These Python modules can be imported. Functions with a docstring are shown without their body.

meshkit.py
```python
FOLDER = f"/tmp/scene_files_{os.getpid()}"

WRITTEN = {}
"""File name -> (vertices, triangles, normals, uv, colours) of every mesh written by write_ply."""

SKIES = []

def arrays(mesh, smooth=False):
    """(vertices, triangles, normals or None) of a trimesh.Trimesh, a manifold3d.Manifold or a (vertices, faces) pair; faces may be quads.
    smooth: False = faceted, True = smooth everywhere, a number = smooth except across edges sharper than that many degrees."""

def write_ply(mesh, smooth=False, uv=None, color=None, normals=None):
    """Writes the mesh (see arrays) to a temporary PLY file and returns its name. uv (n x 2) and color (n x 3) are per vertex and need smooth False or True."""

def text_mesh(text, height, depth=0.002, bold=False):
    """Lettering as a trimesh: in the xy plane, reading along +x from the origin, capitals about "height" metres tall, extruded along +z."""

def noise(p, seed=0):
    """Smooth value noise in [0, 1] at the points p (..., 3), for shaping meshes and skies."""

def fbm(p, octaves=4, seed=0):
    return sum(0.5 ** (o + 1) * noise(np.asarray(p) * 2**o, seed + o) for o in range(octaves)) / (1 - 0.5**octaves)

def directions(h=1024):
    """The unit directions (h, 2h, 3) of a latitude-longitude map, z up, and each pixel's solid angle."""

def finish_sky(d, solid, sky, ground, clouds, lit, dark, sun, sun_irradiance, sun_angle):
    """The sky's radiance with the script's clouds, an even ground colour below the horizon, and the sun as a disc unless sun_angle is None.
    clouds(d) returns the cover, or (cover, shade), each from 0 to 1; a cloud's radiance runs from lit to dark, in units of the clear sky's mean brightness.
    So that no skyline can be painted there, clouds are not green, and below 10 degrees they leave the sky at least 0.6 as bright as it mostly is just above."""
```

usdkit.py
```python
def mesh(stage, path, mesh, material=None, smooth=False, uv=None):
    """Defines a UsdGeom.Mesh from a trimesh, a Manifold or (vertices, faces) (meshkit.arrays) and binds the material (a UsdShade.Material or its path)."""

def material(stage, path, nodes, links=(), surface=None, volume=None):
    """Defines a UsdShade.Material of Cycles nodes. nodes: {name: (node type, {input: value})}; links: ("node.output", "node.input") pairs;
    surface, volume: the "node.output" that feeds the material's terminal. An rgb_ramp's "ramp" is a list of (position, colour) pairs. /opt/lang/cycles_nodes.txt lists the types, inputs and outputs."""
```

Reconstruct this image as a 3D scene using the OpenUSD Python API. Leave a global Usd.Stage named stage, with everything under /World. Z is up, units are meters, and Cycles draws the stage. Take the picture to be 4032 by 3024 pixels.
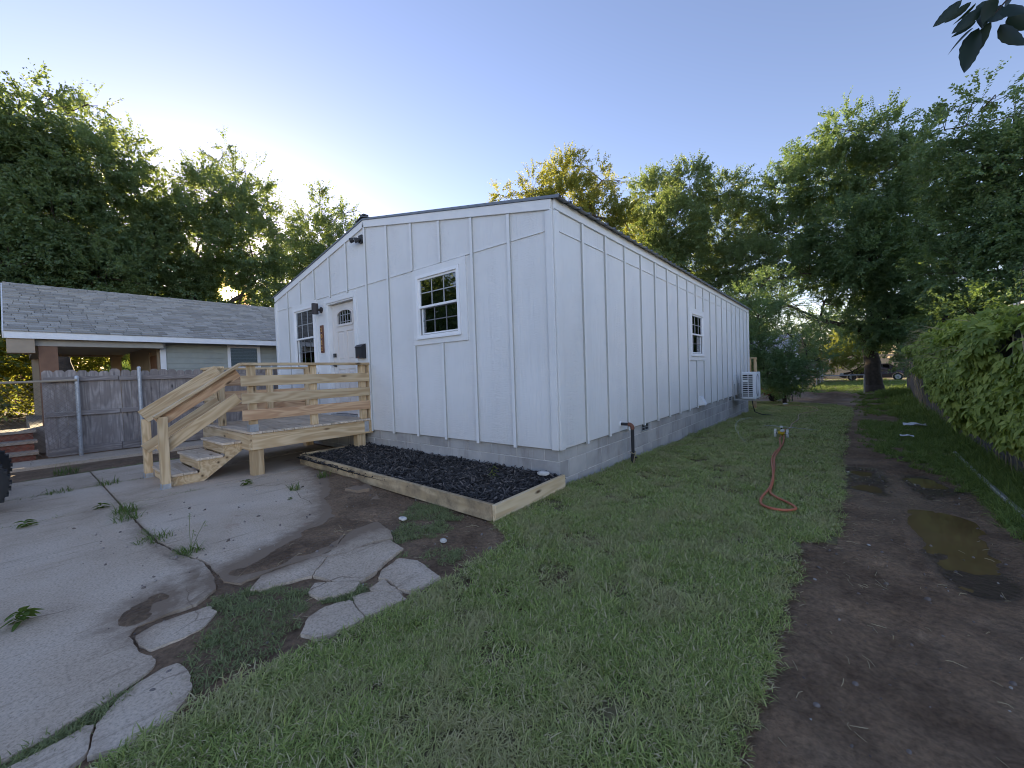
import math
import numpy as np, trimesh, usdkit, meshkit, shapely
from pxr import Usd, UsdGeom, UsdLux, UsdShade, Sdf, Gf, Vt
from shapely.geometry import Polygon, LineString, Point, box as sbox
from shapely.ops import unary_union
from scipy.spatial.transform import Rotation as Rot

# ------------------------------------------------------------------ camera, sky, sun, exposure
stage = Usd.Stage.CreateInMemory()
UsdGeom.SetStageUpAxis(stage, UsdGeom.Tokens.z)
UsdGeom.SetStageMetersPerUnit(stage, 1.0)
UsdGeom.Xform.Define(stage, '/World')
UsdGeom.Scope.Define(stage, '/World/Looks')

EYE = np.array([2.3878, -3.7247, 1.2616])
YAW, PITCH, ROLL, FPX = 0.6832, -0.0271, 0.0336, 1588.06
CAMR = (Rot.from_euler('z', YAW) * Rot.from_euler('x', PITCH) * Rot.from_euler('y', ROLL)).as_matrix()
cam = UsdGeom.Camera.Define(stage, '/World/camera')
cm = np.eye(4)
cm[0, :3], cm[1, :3], cm[2, :3], cm[3, :3] = CAMR[:, 0], CAMR[:, 2], -CAMR[:, 1], EYE
cam.AddTransformOp().Set(Gf.Matrix4d(cm.tolist()))
cam.CreateHorizontalApertureAttr(36.0)
cam.CreateFocalLengthAttr(36.0 * FPX / 4032)
cam.CreateExposureAttr(1.95)
cam.CreateClippingRangeAttr(Gf.Vec2f(0.05, 5000))

SUN = np.array([-0.947, 0.275, 0.176]); SUN /= np.linalg.norm(SUN)
ELEV, AZ = math.asin(SUN[2]), math.atan2(SUN[0], SUN[1])
SKY = 0.10
usdkit.material(stage, '/World/Looks/sky', {
    'tc': ('texture_coordinate', {}),
    'sky': ('sky_texture', {'sky_type': 'single_scattering', 'sun_disc': False, 'sun_elevation': ELEV, 'sun_rotation': AZ, 'altitude': 300.0, 'air_density': 1.0, 'aerosol_density': 0.25, 'ozone_density': 2.5}),
    'tint': ('mix_color', {'blend_type': 'multiply', 'fac': 1.0, 'b': (1.30, 0.95, 0.93), 'use_clamp': False, 'use_clamp_result': False}),
    'sd': ('vector_math', {'math_type': 'dot_product', 'vector2': tuple(SUN)}), 'gr': ('map_range', {'from_min': 0.9990, 'from_max': 1.0, 'to_min': 0.0, 'to_max': 1.0, 'clamp': True}),
    'gl': ('rgb_ramp', {'ramp': [(0.0, (7.0, 2.3, 0.55)), (0.55, (8.0, 3.2, 0.8)), (0.82, (12.0, 7.0, 2.4)), (0.93, (26.0, 22.0, 14.0)), (1.0, (40.0, 36.0, 26.0))]}), 'gf': ('rgb_ramp', {'ramp': [(0.0, (0, 0, 0)), (0.5, (0.85, 0.85, 0.85)), (0.8, (1, 1, 1))]}), 'ga': ('mix_color', {'use_clamp': False, 'use_clamp_result': False}),
    'bg': ('background_shader', {'strength': SKY})},
    [('sky.color', 'tint.a'), ('tc.generated', 'sd.vector1'), ('sd.value', 'gr.value'), ('gr.result', 'gl.fac'), ('gr.result', 'gf.fac'), ('gf.color', 'ga.fac'), ('tint.result', 'ga.a'), ('gl.color', 'ga.b'), ('ga.result', 'bg.color')], surface='bg.background')
dome = UsdLux.DomeLight.Define(stage, '/World/sky')
UsdShade.MaterialBindingAPI.Apply(dome.GetPrim()).Bind(UsdShade.Material.Get(stage, '/World/Looks/sky'))
dome.GetPrim().SetCustomDataByKey('kind', 'structure')
sun = UsdLux.DistantLight.Define(stage, '/World/sunlight')
sun.CreateIntensityAttr(1.1); sun.CreateAngleAttr(0.5); sun.CreateNormalizeAttr(True)
sun.CreateColorAttr(Gf.Vec3f(1.0, 0.80, 0.50))
zq = SUN; xq = np.cross([0, 0, 1.0], zq); xq /= np.linalg.norm(xq); yq = np.cross(zq, xq)
sm = np.eye(4); sm[0, :3], sm[1, :3], sm[2, :3] = xq, yq, zq
sun.AddTransformOp().Set(Gf.Matrix4d(sm.tolist()))

rng = np.random.default_rng(11)
# ------------------------------------------------------------------ helpers
NAMES = {}
def path_for(parent, name):
    base = str(parent.GetPath()) if parent is not None else '/World'
    k = NAMES.get((base, name), 0); NAMES[(base, name)] = k + 1
    return f'{base}/{name}' if k == 0 else f'{base}/{name}_{k:03d}'
ORIGIN = {}
def origin_of(parent):
    if parent is None: return np.zeros(3)
    p = str(parent.GetPath())
    return ORIGIN.get('/'.join(p.split('/')[:3]), np.zeros(3))
def tag(prim, label=None, cat=None, group=None, kind=None):
    p = prim.GetPrim()
    for k, v in (('label', label), ('category', cat), ('group', group), ('kind', kind)):
        if v: p.SetCustomDataByKey(k, v)
    return p
def thing(name, label, cat, loc=(0, 0, 0), group=None):
    x = UsdGeom.Xform.Define(stage, path_for(None, name))
    x.AddTranslateOp().Set(Gf.Vec3d(*map(float, loc)))
    ORIGIN[str(x.GetPath())] = np.array(loc, float)
    return tag(x, label, cat, group)
def mat(name): return UsdShade.Material.Get(stage, '/World/Looks/' + name)
RR, RND = np.random.default_rng(4242), {}
def with_tone(prim, v):      # each loose piece of a mesh has a tone of its own
    if id(v) in RND: UsdGeom.PrimvarsAPI(prim).CreatePrimvar('tone', Sdf.ValueTypeNames.FloatArray, 'vertex').Set(Vt.FloatArray.FromNumpy(RND[id(v)][1].astype(np.float32)))
class MB:
    def __init__(s): s.v, s.f, s.n, s.r = [], [], 0, []
    def add(s, v, f):
        v, f = np.asarray(v, float), np.asarray(f, int)
        if f.shape[1] == 4: f = np.vstack([f[:, [0, 1, 2]], f[:, [0, 2, 3]]])
        s.v.append(v); s.f.append(f + s.n); s.n += len(v); s.r.append(np.full(len(v), RR.uniform())); return s
    def mesh(s, m): return s.add(m.vertices, m.faces)
    def box(s, x0, x1, y0, y1, z0, z1):
        v = np.array([(x, y, z) for x in (x0, x1) for y in (y0, y1) for z in (z0, z1)])
        return s.add(v, [(0, 1, 3, 2), (4, 6, 7, 5), (0, 4, 5, 1), (2, 3, 7, 6), (0, 2, 6, 4), (1, 5, 7, 3)])
    def tube(s, pts, rad, sides=8, cap=True):
        p = np.asarray(pts, float); r = np.broadcast_to(np.asarray(rad, float), (len(p),))
        t = np.gradient(p, axis=0); t /= np.linalg.norm(t, axis=1, keepdims=True) + 1e-12
        a = np.cross(t[0], [0, 0, 1.0] if abs(t[0][2]) < .9 else [1.0, 0, 0]); A = []
        for q in t:
            a = a - q * (a @ q); a /= np.linalg.norm(a) + 1e-12; A.append(a)
        A = np.array(A); B = np.cross(t, A); ang = np.arange(sides) * 2 * np.pi / sides
        v = p[:, None] + r[:, None, None] * (np.cos(ang)[None, :, None] * A[:, None] + np.sin(ang)[None, :, None] * B[:, None])
        i, j = np.meshgrid(np.arange(len(p) - 1), np.arange(sides), indexing='ij')
        q = np.stack([i * sides + j, i * sides + (j + 1) % sides, (i + 1) * sides + (j + 1) % sides, (i + 1) * sides + j], -1).reshape(-1, 4)
        tri = np.vstack([q[:, [0, 1, 2]], q[:, [0, 2, 3]]])
        v = v.reshape(-1, 3)
        if cap:
            n = len(v); v = np.vstack([v, p[0], p[-1]]); k = np.arange(sides); l = (len(p) - 1) * sides
            tri = np.vstack([tri, np.c_[np.full(sides, n), (k + 1) % sides, k], np.c_[np.full(sides, n + 1), l + k, l + (k + 1) % sides]])
        return s.add(v, tri)
    def arrays(s):
        v = np.vstack(s.v); RND[id(v)] = (v, np.concatenate(s.r)); return v, np.vstack(s.f)
def obj(name, mb, m, parent=None, smooth=False, label=None, cat=None, group=None, kind=None):
    v, f = mb.arrays() if isinstance(mb, MB) else (np.asarray(mb[0], float), np.asarray(mb[1], int)) if isinstance(mb, tuple) else (np.array(mb.vertices), np.array(mb.faces))
    me = usdkit.mesh(stage, path_for(parent, name), (v - origin_of(parent), f), mat(m), smooth=smooth)
    if smooth in (False, True): with_tone(me.GetPrim(), v)
    tag(me, label, cat, group, kind)
    return me.GetPrim()
CB = {}
def cbox(L, w, t, c):
    key = (round(L, 4), round(w, 4), round(t, 4), c)
    if key not in CB:
        pts = []
        for sx in (-1, 1):
            for sy in (-1, 1):
                for sz in (-1, 1):
                    q = np.array([sx * L / 2, sy * w / 2, sz * t / 2]); d = np.array([sx, sy, sz]) * c
                    pts += [q - d * (0, 1, 1), q - d * (1, 0, 1), q - d * (1, 1, 0)]
        h = trimesh.convex.convex_hull(np.array(pts)); CB[key] = (np.array(h.vertices), np.array(h.faces))
    return CB[key]
def board(parent, name, p0, p1, up, w, t, m, c=0.003, label=None, twist=0):
    """a board along p0 -> p1, its width w roughly along up, its thickness t across"""
    p0, p1 = np.array(p0, float), np.array(p1, float); x = p1 - p0; L = np.linalg.norm(x); x /= L
    y = np.array(up, float); y -= x * (x @ y); y /= np.linalg.norm(y); z = np.cross(x, y)
    me = usdkit.mesh(stage, path_for(parent, name), cbox(L, w, t, c), mat(m))
    q = np.eye(4); q[0, :3], q[1, :3], q[2, :3], q[3, :3] = x, y, z, (p0 + p1) / 2 - origin_of(parent)
    UsdGeom.Xformable(me).AddTransformOp().Set(Gf.Matrix4d(q.tolist()))
    tag(me, label)
    return me.GetPrim()
def extrude(poly, h):
    ps = [poly] if poly.geom_type == 'Polygon' else [g for g in poly.geoms if g.geom_type == 'Polygon']
    return trimesh.util.concatenate([trimesh.creation.extrude_polygon(g, h, engine='earcut') for g in ps if g.area > 1e-6])
def wall_y(poly, y0, y1):   # a polygon in (x, z) made a slab between y0 and y1
    m = extrude(poly, y1 - y0); v = np.array(m.vertices)
    return np.c_[v[:, 0], y0 + v[:, 2], v[:, 1]], np.array(m.faces)[:, ::-1]
def wall_x(poly, x0, x1):   # a polygon in (y, z) made a slab between x0 and x1
    m = extrude(poly, x1 - x0); v = np.array(m.vertices)
    return np.c_[x0 + v[:, 2], v[:, 0], v[:, 1]], np.array(m.faces)
def instancer(path, protos, pos, quat, scale, idx, m):
    """protos: list of (vertices, faces); quat: n x 4 as x, y, z, w"""
    pi = UsdGeom.PointInstancer.Define(stage, path); rel = pi.CreatePrototypesRel()
    for k, (v, f) in enumerate(protos):
        pp = f'{path}/piece' if k == 0 else f'{path}/piece_{k:03d}'
        q = usdkit.mesh(stage, pp, (v, f), mat(m) if isinstance(m, str) else mat(m[k % len(m)])); with_tone(q.GetPrim(), v); rel.AddTarget(pp)
    pi.CreateProtoIndicesAttr(Vt.IntArray.FromNumpy(np.asarray(idx, np.int32)))
    pi.CreatePositionsAttr(Vt.Vec3fArray.FromNumpy(np.asarray(pos, np.float32)))
    pi.CreateOrientationsAttr(Vt.QuathArray([Gf.Quath(float(q[3]), float(q[0]), float(q[1]), float(q[2])) for q in quat]))
    s = np.asarray(scale, np.float32); s = np.repeat(s[:, None], 3, 1) if s.ndim == 1 else s
    pi.CreateScalesAttr(Vt.Vec3fArray.FromNumpy(s))
    return pi.GetPrim()
def gz(x, y): return -0.025 * np.clip(y, 0, 16)

# ------------------------------------------------------------------ materials
M_ = lambda name, nodes, links, surface='p.BSDF': usdkit.material(stage, '/World/Looks/' + name, nodes, links, surface=surface)
def plain(name, col, rough=0.6, metallic=0.0, spec=0.5, var=0.12, scale=6.0, bump=0.0, bscale=60.0):
    lo = [c * (1 - var) for c in col]; hi = [c * (1 + var) for c in col]
    nodes = {'g': ('geometry', {}), 'n': ('noise_texture', {'scale': scale, 'detail': 5.0, 'roughness': 0.6}),
             'r': ('rgb_ramp', {'ramp': [(0.3, lo), (0.7, hi)]}),
             'p': ('principled_bsdf', {'roughness': rough, 'metallic': metallic, 'specular_ior_level': spec})}
    links = [('g.position', 'n.vector'), ('n.fac', 'r.fac'), ('r.color', 'p.base_color')]
    if bump:
        nodes['n2'] = ('noise_texture', {'scale': bscale, 'detail': 4.0}); nodes['b'] = ('bump', {'strength': bump, 'distance': 0.01})
        links += [('g.position', 'n2.vector'), ('n2.fac', 'b.height'), ('b.normal', 'p.normal')]
    return M_(name, nodes, links)
def siding(name, axis):
    # painted sheet siding with pressed cedar grain: long vertical streaks broken by short ripples across
    M_(name, {
        'g': ('geometry', {}), 'm1': ('mapping', {'scale': (26, 26, 1.3)}), 'n1': ('noise_texture', {'scale': 1.0, 'detail': 4.0, 'roughness': 0.6, 'distortion': 0.6}),
        'm2': ('mapping', {'scale': (9, 9, 95)}), 'n2': ('noise_texture', {'scale': 1.0, 'detail': 3.0, 'distortion': 1.2}),
        'm3': ('mapping', {'scale': (3.0, 3.0, 0.5)}), 'n3': ('noise_texture', {'scale': 1.0, 'detail': 3.0}),
        'mul': ('math', {'math_type': 'multiply'}), 'r3': ('rgb_ramp', {'ramp': [(0.40, (0, 0, 0)), (0.66, (1, 1, 1))]}),
        'add': ('math', {'math_type': 'add'}),
        'b': ('bump', {'strength': 0.75, 'distance': 0.010}),
        'nd': ('noise_texture', {'scale': 0.9, 'detail': 6.0, 'roughness': 0.65}), 'rd': ('rgb_ramp', {'ramp': [(0.3, (0.66, 0.66, 0.65)), (0.6, (0.72, 0.72, 0.71))]}),
        'sx': ('separate_xyz', {}), 'mrz': ('map_range', {'from_min': 0.35, 'from_max': 1.0, 'to_min': 1.0, 'to_max': 0.0, 'clamp': True}),
        'nsp': ('noise_texture', {'scale': 7.0, 'detail': 6.0, 'roughness': 0.7}), 'dz': ('math', {'math_type': 'multiply'}), 'dz2': ('math', {'math_type': 'multiply', 'value2': 0.42}),
        'md': ('mix_color', {'b': (0.46, 0.42, 0.36)}),
        'p': ('principled_bsdf', {'roughness': 0.5, 'specular_ior_level': 0.4})},
        [('g.position', 'm1.vector'), ('m1.vector', 'n1.vector'), ('g.position', 'm2.vector'), ('m2.vector', 'n2.vector'), ('g.position', 'm3.vector'), ('m3.vector', 'n3.vector'),
         ('n3.fac', 'r3.fac'), ('n2.fac', 'mul.value1'), ('r3.color', 'mul.value2'), ('n1.fac', 'add.value1'), ('mul.value', 'add.value2'), ('add.value', 'b.height'), ('b.normal', 'p.normal'),
         ('g.position', 'nd.vector'), ('nd.fac', 'rd.fac'), ('rd.color', 'md.a'), ('g.position', 'sx.vector'), ('sx.z', 'mrz.value'), ('g.position', 'nsp.vector'),
         ('mrz.result', 'dz.value1'), ('nsp.fac', 'dz.value2'), ('dz.value', 'dz2.value1'), ('dz2.value', 'md.fac'), ('md.result', 'p.base_color')])
siding('white_siding', 0)
plain('white_trim', (0.72, 0.72, 0.71), 0.45, var=0.04, scale=4, bump=0.12, bscale=45)
plain('vinyl', (0.80, 0.80, 0.80), 0.3, var=0.02)
plain('muntin_grey', (0.34, 0.35, 0.35), 0.4, var=0.02)
plain('screen_frame', (0.16, 0.16, 0.16), 0.5)
plain('door_paint', (0.66, 0.62, 0.58), 0.4, var=0.03)
plain('black_metal', (0.018, 0.018, 0.02), 0.42, var=0.2)
plain('black_plastic', (0.02, 0.02, 0.022), 0.55, var=0.2)
plain('dark_bronze', (0.045, 0.037, 0.036), 0.5, metallic=0.3)
plain('gold_paint', (0.75, 0.46, 0.15), 0.35, metallic=0.7)
plain('galvanised', (0.46, 0.47, 0.48), 0.42, metallic=0.75, var=0.15, scale=25)
plain('rust_metal', (0.16, 0.06, 0.035), 0.7, var=0.4, scale=30, bump=0.2)
plain('ac_white', (0.72, 0.73, 0.73), 0.4, var=0.04)
plain('dark_inside', (0.02, 0.02, 0.022), 0.7)
plain('room_wall', (0.30, 0.29, 0.27), 0.8)
plain('mortar', (0.52, 0.50, 0.47), 0.95, var=0.25, scale=14, bump=0.5)
plain('roof_metal', (0.17, 0.185, 0.20), 0.4, metallic=0.6, var=0.1, scale=3)
plain('yellow_paint', (0.62, 0.42, 0.02), 0.4, var=0.1)
plain('wheel_white', (0.72, 0.72, 0.68), 0.5, var=0.08)
plain('hose_orange', (0.42, 0.125, 0.065), 0.42, var=0.1)
plain('hose_tan', (0.36, 0.26, 0.16), 0.5, var=0.1)
plain('red_paint', (0.28, 0.035, 0.03), 0.45, var=0.2)
plain('tyre', (0.018, 0.018, 0.018), 0.8, bump=0.3, bscale=80)
plain('car_dark', (0.030, 0.032, 0.036), 0.25, var=0.05)
plain('far_car_paint', (0.06, 0.04, 0.035), 0.22, var=0.05)
plain('fascia_white', (0.70, 0.70, 0.70), 0.5, var=0.05)
plain('brown_paint', (0.17, 0.085, 0.045), 0.6, var=0.15, bump=0.2)
plain('tan_paint', (0.30, 0.24, 0.17), 0.6, var=0.08)
plain('sage_siding', (0.30, 0.315, 0.28), 0.6, var=0.08, scale=5, bump=0.1)
plain('soffit_grey', (0.34, 0.32, 0.28), 0.7, var=0.1)
plain('brick_red', (0.20, 0.075, 0.05), 0.85, var=0.35, scale=14, bump=0.4)
plain('tread_stone', (0.34, 0.29, 0.23), 0.8, var=0.2, scale=12)
plain('red_roof', (0.16, 0.075, 0.07), 0.6, var=0.15)
plain('far_white', (0.62, 0.60, 0.58), 0.7, var=0.05)
plain('far_tan', (0.40, 0.30, 0.18), 0.7, var=0.15)
plain('litter_white', (0.70, 0.72, 0.74), 0.5, var=0.1)
plain('white_stone', (0.55, 0.53, 0.49), 0.8, var=0.2, scale=30, bump=0.3)
plain('bark', (0.055, 0.043, 0.033), 0.9, var=0.4, scale=9, bump=0.8, bscale=22)
plain('straw', (0.36, 0.30, 0.18), 0.8, var=0.3)
plain('black_soil', (0.012, 0.010, 0.009), 0.95, var=0.4, scale=30, bump=0.8)
plain('sod_soil', (0.14, 0.12, 0.055), 0.95, var=0.4, scale=30, bump=0.6)
plain('rusty_wire', (0.20, 0.155, 0.115), 0.6, metallic=0.3, var=.3)
plain('wire', (0.03, 0.03, 0.03), 0.6)
plain('blind', (0.42, 0.45, 0.40), 0.5, var=0.04)
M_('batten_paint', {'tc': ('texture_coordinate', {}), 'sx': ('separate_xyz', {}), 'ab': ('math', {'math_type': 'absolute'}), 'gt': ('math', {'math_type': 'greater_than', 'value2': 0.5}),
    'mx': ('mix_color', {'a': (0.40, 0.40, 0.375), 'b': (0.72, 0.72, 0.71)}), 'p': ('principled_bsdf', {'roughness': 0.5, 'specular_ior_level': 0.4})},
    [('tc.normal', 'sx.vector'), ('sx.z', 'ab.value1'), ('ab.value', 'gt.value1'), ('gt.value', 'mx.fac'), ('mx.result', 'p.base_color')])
plain('muntin_dark', (0.13, 0.135, 0.14), 0.5, var=0.02)
def glass(name, tint):
    M_(name, {'f': ('fresnel', {'IOR': 1.55}), 'mr': ('map_range', {'from_min': 0.0, 'from_max': 1.0, 'to_min': 0.12, 'to_max': 1.0}), 't': ('transparent_bsdf', {'color': tint}), 'gl': ('glossy_bsdf', {'color': (0.95, 0.97, 1.0), 'roughness': 0.0}),
       'mx': ('mix_closure', {})}, [('f.fac', 'mr.value'), ('mr.result', 'mx.fac'), ('t.BSDF', 'mx.closure1'), ('gl.BSDF', 'mx.closure2')], surface='mx.closure')
glass('window_glass', (0.75, 0.80, 0.80)); glass('screen_glass', (0.35, 0.36, 0.38))
def wood(name, lo, hi, knot=(0.10, 0.06, 0.03), rough=0.65, bump=0.25, knots=True, grey=None):
    nodes = {'tc': ('texture_coordinate', {}), 'oi': ('object_info', {}),
        'off': ('vector_math', {'math_type': 'scale', 'vector1': (7.1, 3.3, 5.7)}), 'add': ('vector_math', {'math_type': 'add'}),
        'm1': ('mapping', {'scale': (1.3, 24, 24)}), 'n1': ('noise_texture', {'scale': 1.0, 'detail': 5.0, 'roughness': 0.6, 'distortion': 0.4}),
        'm2': ('mapping', {'scale': (0.7, 6, 6)}), 'n2': ('noise_texture', {'scale': 1.0, 'detail': 2.0, 'distortion': 0.6}),
        'w': ('math', {'math_type': 'multiply', 'value2': 46.0}), 's': ('math', {'math_type': 'sine'}), 's2': ('math', {'math_type': 'multiply_add', 'value2': 0.22, 'value3': 0.0}), 'sum': ('math', {'math_type': 'add'}),
        'r': ('rgb_ramp', {'ramp': [(0.25, lo), (0.75, hi)]}),
        'hv': ('map_range', {'from_min': 0.0, 'from_max': 1.0, 'to_min': 0.82, 'to_max': 1.14}), 'hs': ('hsv', {}),
        'b': ('bump', {'strength': bump, 'distance': 0.004}), 'p': ('principled_bsdf', {'roughness': rough, 'specular_ior_level': 0.3})}
    links = [('oi.random', 'off.scale'), ('tc.object', 'add.vector1'), ('off.vector', 'add.vector2'), ('add.vector', 'm1.vector'), ('m1.vector', 'n1.vector'), ('add.vector', 'm2.vector'), ('m2.vector', 'n2.vector'),
        ('n2.fac', 'w.value1'), ('w.value', 's.value1'), ('s.value', 's2.value1'), ('s2.value', 'sum.value1'), ('n1.fac', 'sum.value2'), ('sum.value', 'r.fac'),
        ('oi.random', 'hv.value'), ('hv.result', 'hs.value'), ('n1.fac', 'b.height'), ('b.normal', 'p.normal')]
    last = 'r.color'
    if knots:
        nodes |= {'m3': ('mapping', {'scale': (2.3, 7.0, 7.0)}), 'v': ('voronoi_texture', {'scale': 1.0}), 'vr': ('rgb_ramp', {'ramp': [(0.05, (1, 1, 1)), (0.16, (0, 0, 0))]}), 'mk': ('mix_color', {'b': knot})}
        links += [('add.vector', 'm3.vector'), ('m3.vector', 'v.vector'), ('v.distance', 'vr.fac'), ('vr.color', 'mk.fac'), (last, 'mk.a')]; last = 'mk.result'
    if grey:
        nodes |= {'g': ('geometry', {}), 'ng': ('noise_texture', {'scale': 3.5, 'detail': 6.0, 'roughness': 0.7}), 'rg': ('rgb_ramp', {'ramp': [(0.42, (0, 0, 0)), (0.62, (1, 1, 1))]}), 'mg': ('mix_color', {'b': grey})}
        links += [('g.position', 'ng.vector'), ('ng.fac', 'rg.fac'), ('rg.color', 'mg.fac'), (last, 'mg.a')]; last = 'mg.result'
    M_(name, nodes, links + [(last, 'hs.color'), ('hs.color', 'p.base_color')])
wood('new_pine', (0.47, 0.325, 0.175), (0.64, 0.49, 0.30))
wood('new_pine_red', (0.45, 0.265, 0.145), (0.62, 0.42, 0.25))
wood('deck_pine', (0.50, 0.40, 0.29), (0.64, 0.54, 0.42))
wood('box_pine', (0.44, 0.33, 0.19), (0.58, 0.45, 0.28), grey=(0.24, 0.185, 0.12))
wood('box_pine_clean', (0.55, 0.41, 0.24), (0.70, 0.56, 0.36))
wood('grey_picket', (0.20, 0.172, 0.158), (0.36, 0.315, 0.285), knot=(0.06, 0.055, 0.055), rough=0.85, bump=0.6, grey=(0.23, 0.195, 0.175))
wood('dark_picket', (0.085, 0.078, 0.075), (0.165, 0.15, 0.14), knot=(0.04, 0.04, 0.04), rough=0.9, bump=0.6)
wood('plaque_wood', (0.10, 0.045, 0.03), (0.17, 0.08, 0.05), knots=False)
M_('concrete_block', {'g': ('geometry', {}), 'oi': ('object_info', {}), 'n': ('noise_texture', {'scale': 2.2, 'detail': 6.0, 'roughness': 0.65}), 'r': ('rgb_ramp', {'ramp': [(0.28, (0.29, 0.28, 0.27)), (0.5, (0.39, 0.375, 0.355)), (0.72, (0.46, 0.44, 0.41))]}),
    'hv': ('map_range', {'from_min': 0.0, 'from_max': 1.0, 'to_min': 0.85, 'to_max': 1.12}), 'hs': ('hsv', {}), 'n2': ('noise_texture', {'scale': 110.0, 'detail': 3.0}), 'b': ('bump', {'strength': 0.5, 'distance': 0.004}), 'p': ('principled_bsdf', {'roughness': 0.95, 'specular_ior_level': 0.2}),
    'ms': ('mapping', {'scale': (5, 5, 0.8)}), 'ns': ('noise_texture', {'scale': 1.0, 'detail': 5.0, 'roughness': 0.7}), 'rs': ('rgb_ramp', {'ramp': [(0.55, (0, 0, 0)), (0.75, (0.6, 0.6, 0.6))]}), 'mx': ('mix_color', {'b': (0.20, 0.165, 0.14)})},
    [('g.position', 'n.vector'), ('n.fac', 'r.fac'), ('oi.random', 'hv.value'), ('hv.result', 'hs.value'), ('r.color', 'hs.color'), ('g.position', 'ms.vector'), ('ms.vector', 'ns.vector'), ('ns.fac', 'rs.fac'), ('rs.color', 'mx.fac'), ('hs.color', 'mx.a'), ('mx.result', 'p.base_color'),
     ('g.position', 'n2.vector'), ('n2.fac', 'b.height'), ('b.normal', 'p.normal')])
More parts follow.
